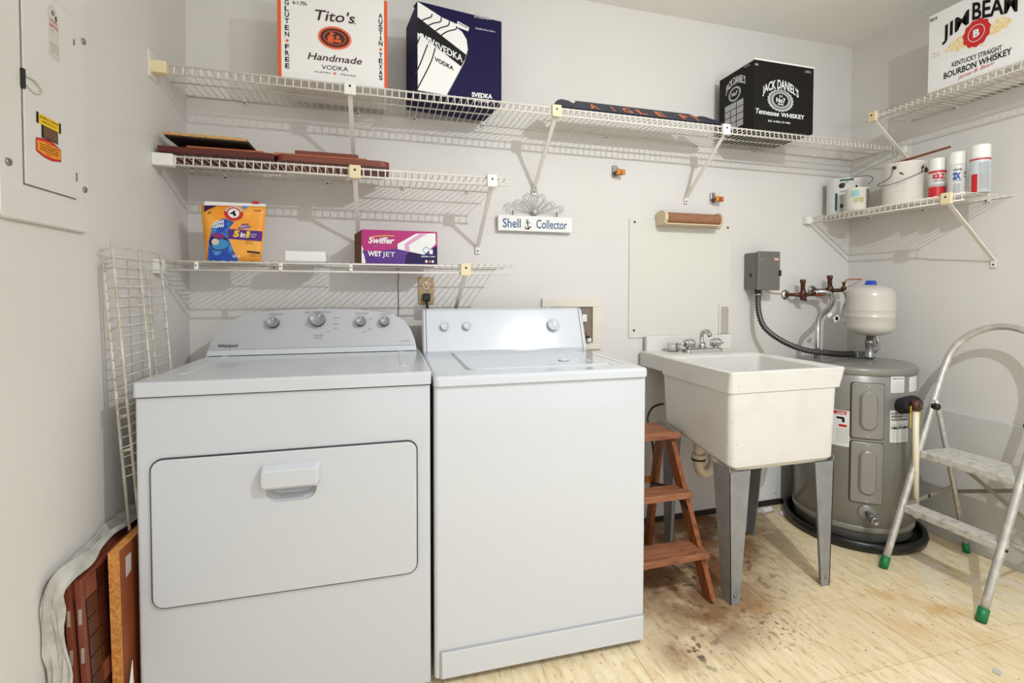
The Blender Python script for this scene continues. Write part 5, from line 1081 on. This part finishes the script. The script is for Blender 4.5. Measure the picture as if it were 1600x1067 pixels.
for y, z in ((-.708, 1.775), (-.715, 1.413), (-.972, 1.417)): build('screw', MB().lathe([(.008, 0), (.007, .003), (.002, .0035)], (.012, y, z), X, 14), m_gsteel, t)
P2 = lambda y, z: V((.0157, y, z))
tg = build('inspection_tag', MB().prism([P2(-.848, 1.684), P2(-.812, 1.678), P2(-.812, 1.765), P2(-.822, 1.790), P2(-.834, 1.795), P2(-.848, 1.783)], X, .001), mat('tag_paper', (206, 200, 192), .7), dr)
for y0, y1, z, h, s_, m_ in ((-.843, -.818, 1.756, .006, 'ELECTRICAL', m_print_red), (-.845, -.816, 1.744, .008, 'INSPECTION', m_print_red), (-.845, -.83, 1.735, .003, 'DATE', m_print_gy), (-.845, -.816, 1.706, .003, 'APPROVED BY', m_print_gy), (-.843, -.816, 1.699, .003, 'COUNTY CODE', m_print_gy), (-.843, -.816, 1.692, .003, 'nnnn nnnn', m_print_gy)):
    text(s_, P2(y0, z), P2(y1, z), h, m_, tg, n=X, off=.0014)
flat('tag_hole', oval(P2(-.833, 1.777), (0, .005, 0), (0, 0, .006), 16), m_print_gy, tg, n=X, off=.0011)
flat('bolt_symbol', [P2(-.824, 1.775), P2(-.820, 1.775), P2(-.822, 1.769), P2(-.818, 1.769), P2(-.824, 1.760), P2(-.823, 1.767), P2(-.826, 1.767)], m_print_bk, tg, n=X, off=.0011)
flat('yellow_sticker', [P2(-.892, 1.520), P2(-.814, 1.520), P2(-.814, 1.541), P2(-.892, 1.541)], m_print_yel, dr, n=X); flat('sticker_end', [P2(-.894, 1.519), P2(-.888, 1.519), P2(-.888, 1.542), P2(-.894, 1.542)], m_print_bk, dr, n=X, off=.0009); flat('sticker_end', [P2(-.819, 1.519), P2(-.813, 1.519), P2(-.813, 1.542), P2(-.819, 1.542)], m_print_bk, dr, n=X, off=.0009)
text('SQUARE D COMPANY', P2(-.884, 1.533), P2(-.822, 1.533), .0045, m_print_bk, dr, n=X, off=.0012); text('LEXINGTON KY', P2(-.878, 1.525), P2(-.828, 1.525), .004, m_print_bk, dr, n=X, off=.0012)
flat('brown_sticker', [P2(-.876, 1.492), P2(-.823, 1.492), P2(-.823, 1.520), P2(-.876, 1.520)], m_tint, dr, n=X); flat('sticker_end', [P2(-.878, 1.492), P2(-.874, 1.492), P2(-.874, 1.520), P2(-.878, 1.520)], m_print_bk, dr, n=X, off=.0009)
for i in range(3): text('nnnn nnnnn nnn', P2(-.870, 1.513 - i * .006), P2(-.830, 1.513 - i * .006), .0028, m_chip, dr, n=X, off=.0012)
flat('warning_sticker', [P2(-.897, 1.459), P2(-.872, 1.452), P2(-.845, 1.450), P2(-.813, 1.456), P2(-.813, 1.482), P2(-.832, 1.489), P2(-.856, 1.494), P2(-.897, 1.487)], m_print_red, dr, n=X)
flat('warning_field', [P2(-.894, 1.462), P2(-.872, 1.457), P2(-.845, 1.456), P2(-.816, 1.460), P2(-.816, 1.479), P2(-.832, 1.484), P2(-.856, 1.487), P2(-.894, 1.483)], m_print_amber, dr, n=X, off=.0009)
for i, s_ in enumerate(('WARNING', 'DO NOT INSTALL OR REPLACE', 'UNLESS POWER IS OFF', 'SEE INSTRUCTIONS INSIDE', 'RAINPROOF')): text(s_, P2(-.886 + (.02 if i in (0, 4) else 0), 1.4815 - i * .0056), P2(-.824 - (.02 if i in (0, 4) else 0), 1.4815 - i * .0056), .0038, m_print_bk if i % 4 else m_print_red, dr, n=X, off=.0013, bold=.02)

# ---------------------------------------------------------------- things leaning between the dryer and the left wall
t = thing('spare_wire_shelf', 'spare white wire shelf standing on end against the left wall by the dryer', 'wire shelf', (.08, -.52, .53))
XA = lambda z: .040 + (1.285 - z) * .066
ztop, zbot = 1.285, .545
for nm, dx, y, z1, z0 in (('front_rail', 0, -.655, ztop + .012, zbot), ('lip_rail', -.026, -.648, 1.235, .53), ('support_rod', .004, -.52, ztop, zbot), ('support_rod', -.012, -.44, 1.24, zbot), ('back_rail', .002, -.372, ztop, zbot)):
    build(nm, MB().tube([(XA(z1) + dx, y, z1), (XA(z0) + dx, y, z0)], .0036 if 'rail' in nm else .003, 8), m_wire_dirty, t)
mb = MB(); k = 24
for i in range(k):
    z = zbot + .14 + i * (ztop - zbot - .145) / (k - 1)
    mb.tube([(XA(z) - .028, -.650, z - .012), (XA(z) + .004, -.659, z), (XA(z) + .004, -.370, z)], .0019, 5, cap=False)
o = build('cross_wire', mb, m_wire_dirty, t); o['kind'] = 'stuff'
build('lip_tie', MB().tube([(XA(.74) - .026, -.648, .742), (XA(.74), -.655, .75)], .004, 6), m_wire_dirty, t); build('lip_tie', MB().tube([(XA(.80) - .026, -.648, .835), (XA(.80), -.655, .84)], .004, 6), m_wire_dirty, t)
build('lip_tie', MB().tube([(XA(1.23) - .026, -.648, 1.235), (XA(1.24), -.655, 1.24)], .003, 6), m_wire_dirty, t)

def slab(x0t, x0b, th, y0, y1, z1, m, name, slope=0):
    """leaning board: its near edge at y0, top at z1, foot at the floor"""
    f = [(x0b, y0, .002), (x0b + th, y0, .002), (x0t + th, y0 + slope, z1), (x0t, y0 + slope, z1)]
    b = [(x, y1, z) for x, _, z in f]
    return MB().loft([f, b])
t = thing('particle_board', 'thick particle board slab with an orange veneer face beside the dryer', 'board', (.09, -.5, 0))
build('core', slab(.066, .074, .022, -.762, -.28, .527, m_cork, ''), m_cork, t)
build('veneer', MB().loft([[(.0965, -.760, .002), (.0985, -.760, .002), (.0905, -.758, .526), (.0885, -.758, .526)], [(.0965, -.28, .002), (.0985, -.28, .002), (.0905, -.28, .526), (.0885, -.28, .526)]]), m_veneer, t)
build('tape_patch', MB().prism([(.0912, -.735, .50), (.0912, -.71, .50), (.0918, -.712, .455), (.0920, -.737, .45)], X, .0012), m_tape, t)
def tile_panel(lb, x_, th, y0, y1, z1, cols, rows):
    t = thing('mosaic_panel', lb, 'tile panel', (x_, y0, 0), 0, 'mosaic panels leaning by the left wall')
    build('backing', slab(x_ - .022, x_, th, y0, y1, z1, None, ''), m_tileback, t)
    build('edge', slab(x_ - .0225, x_ - .0005, th + .001, y0 - .004, y0 - .001, z1 + .001, None, ''), m_tileback, t)
    s_ = .046; proto = None
    for i in range(cols):
        for j in range(rows):
            ya_, yb_ = y0 + .012 + i * s_, y0 + .012 + (i + 1) * s_ - .003; za, zb_ = z1 - .006 - (j + 1) * s_, z1 - .009 - j * s_
            if za < .004: continue
            X_ = lambda z: x_ + th - .022 * z / z1
            p = [(X_(za), ya_, za), (X_(za), yb_, za), (X_(zb_), yb_, zb_), (X_(zb_), ya_, zb_)]
            build('tile', MB().prism(p, X, .0025), m_tile if (i * 7 + j * 3) % 11 else m_tileback, t)
    for j in range(5): build('worn_patch', MB().box((x_ - .02 * (z1 - .08 - j * .09) / z1 + .002, y0 - .0055, z1 - .10 - j * .09), (x_ - .02 * (z1 - .08 - j * .09) / z1 + th * .8, y0 - .0038, z1 - .065 - j * .09)), m_grout, t)
    return t
tile_panel('brown mosaic tile panel leaning next to the particle board', .062, .010, -.842, -.45, .510, 8, 11)
tile_panel('brown mosaic tile panel half under the dust sheet, middle of the three', .046, .009, -.852, -.45, .515, 2, 11)
tile_panel('brown mosaic tile panel nearest the left wall, under the dust sheet', .033, .008, -.870, -.45, .518, 1, 11)
# dust sheet: draped over the panel tops and down their near ends
random.seed(11); nu, nv = 15, 26; vs = []; fs = []
for j in range(nv):
    for i in range(nu):
        a = i / (nu - 1); b = j / (nv - 1)
        if b < .5:                      # along the top, from the back towards the viewer
            s_ = b / .5; y = -.50 - .375 * s_; x = .004 + a * (.042 + .010 * math.sin(s_ * 9)) * (1.25 - .45 * s_); z = .532 + .010 * math.sin(a * 7 + s_ * 5) + .008 * (1 - a)
        else:                           # hanging down in front
            s_ = (b - .5) / .5; y = -.882 - .010 * math.sin(s_ * 8 + a * 3) - .012 * s_ * (1 - a); z = .530 - .42 * s_ + .02 * math.sin(a * 5)
            w0 = .004 - 0 * s_; w1 = .024 + .026 * math.sin(min(s_ * 2.6, 3.0)) + .008 * math.sin(s_ * 17)
            x = w0 + a * (w1 - w0)
        vs.append((x + random.uniform(-.003, .003), y + random.uniform(-.009, .006), z + random.uniform(-.008, .008)))
for j in range(nv - 1):
    for i in range(nu - 1):
        k = j * nu + i
        fs.append((k, k + 1, k + nu + 1, k + nu))
o = tag(build('dust_sheet', MB().add(vs, fs, True), m_cloth), 'crumpled grey-white dust sheet draped over the mosaic panels by the left wall', 'sheet')
md = o.modifiers.new('thick', 'SOLIDIFY'); md.thickness = .0015; md = o.modifiers.new('sub', 'SUBSURF'); md.levels = md.render_levels = 1
t = tag(build('paper_sheet', MB().prism([(.104, -.775, .14), (.104, -.742, .24), (.106, -.735, .02), (.106, -.78, .01)], X, .001), m_paper), 'white printed paper slipped between the particle board and the dryer', 'paper')
text('nnn nnn', (.1052, -.768, .10), (.1052, -.745, .10), .006, m_print_gy, t, n=X, off=.0006); text('nnnn', (.1052, -.768, .115), (.1052, -.745, .115), .008, m_print_gy, t, n=X, off=.0006)
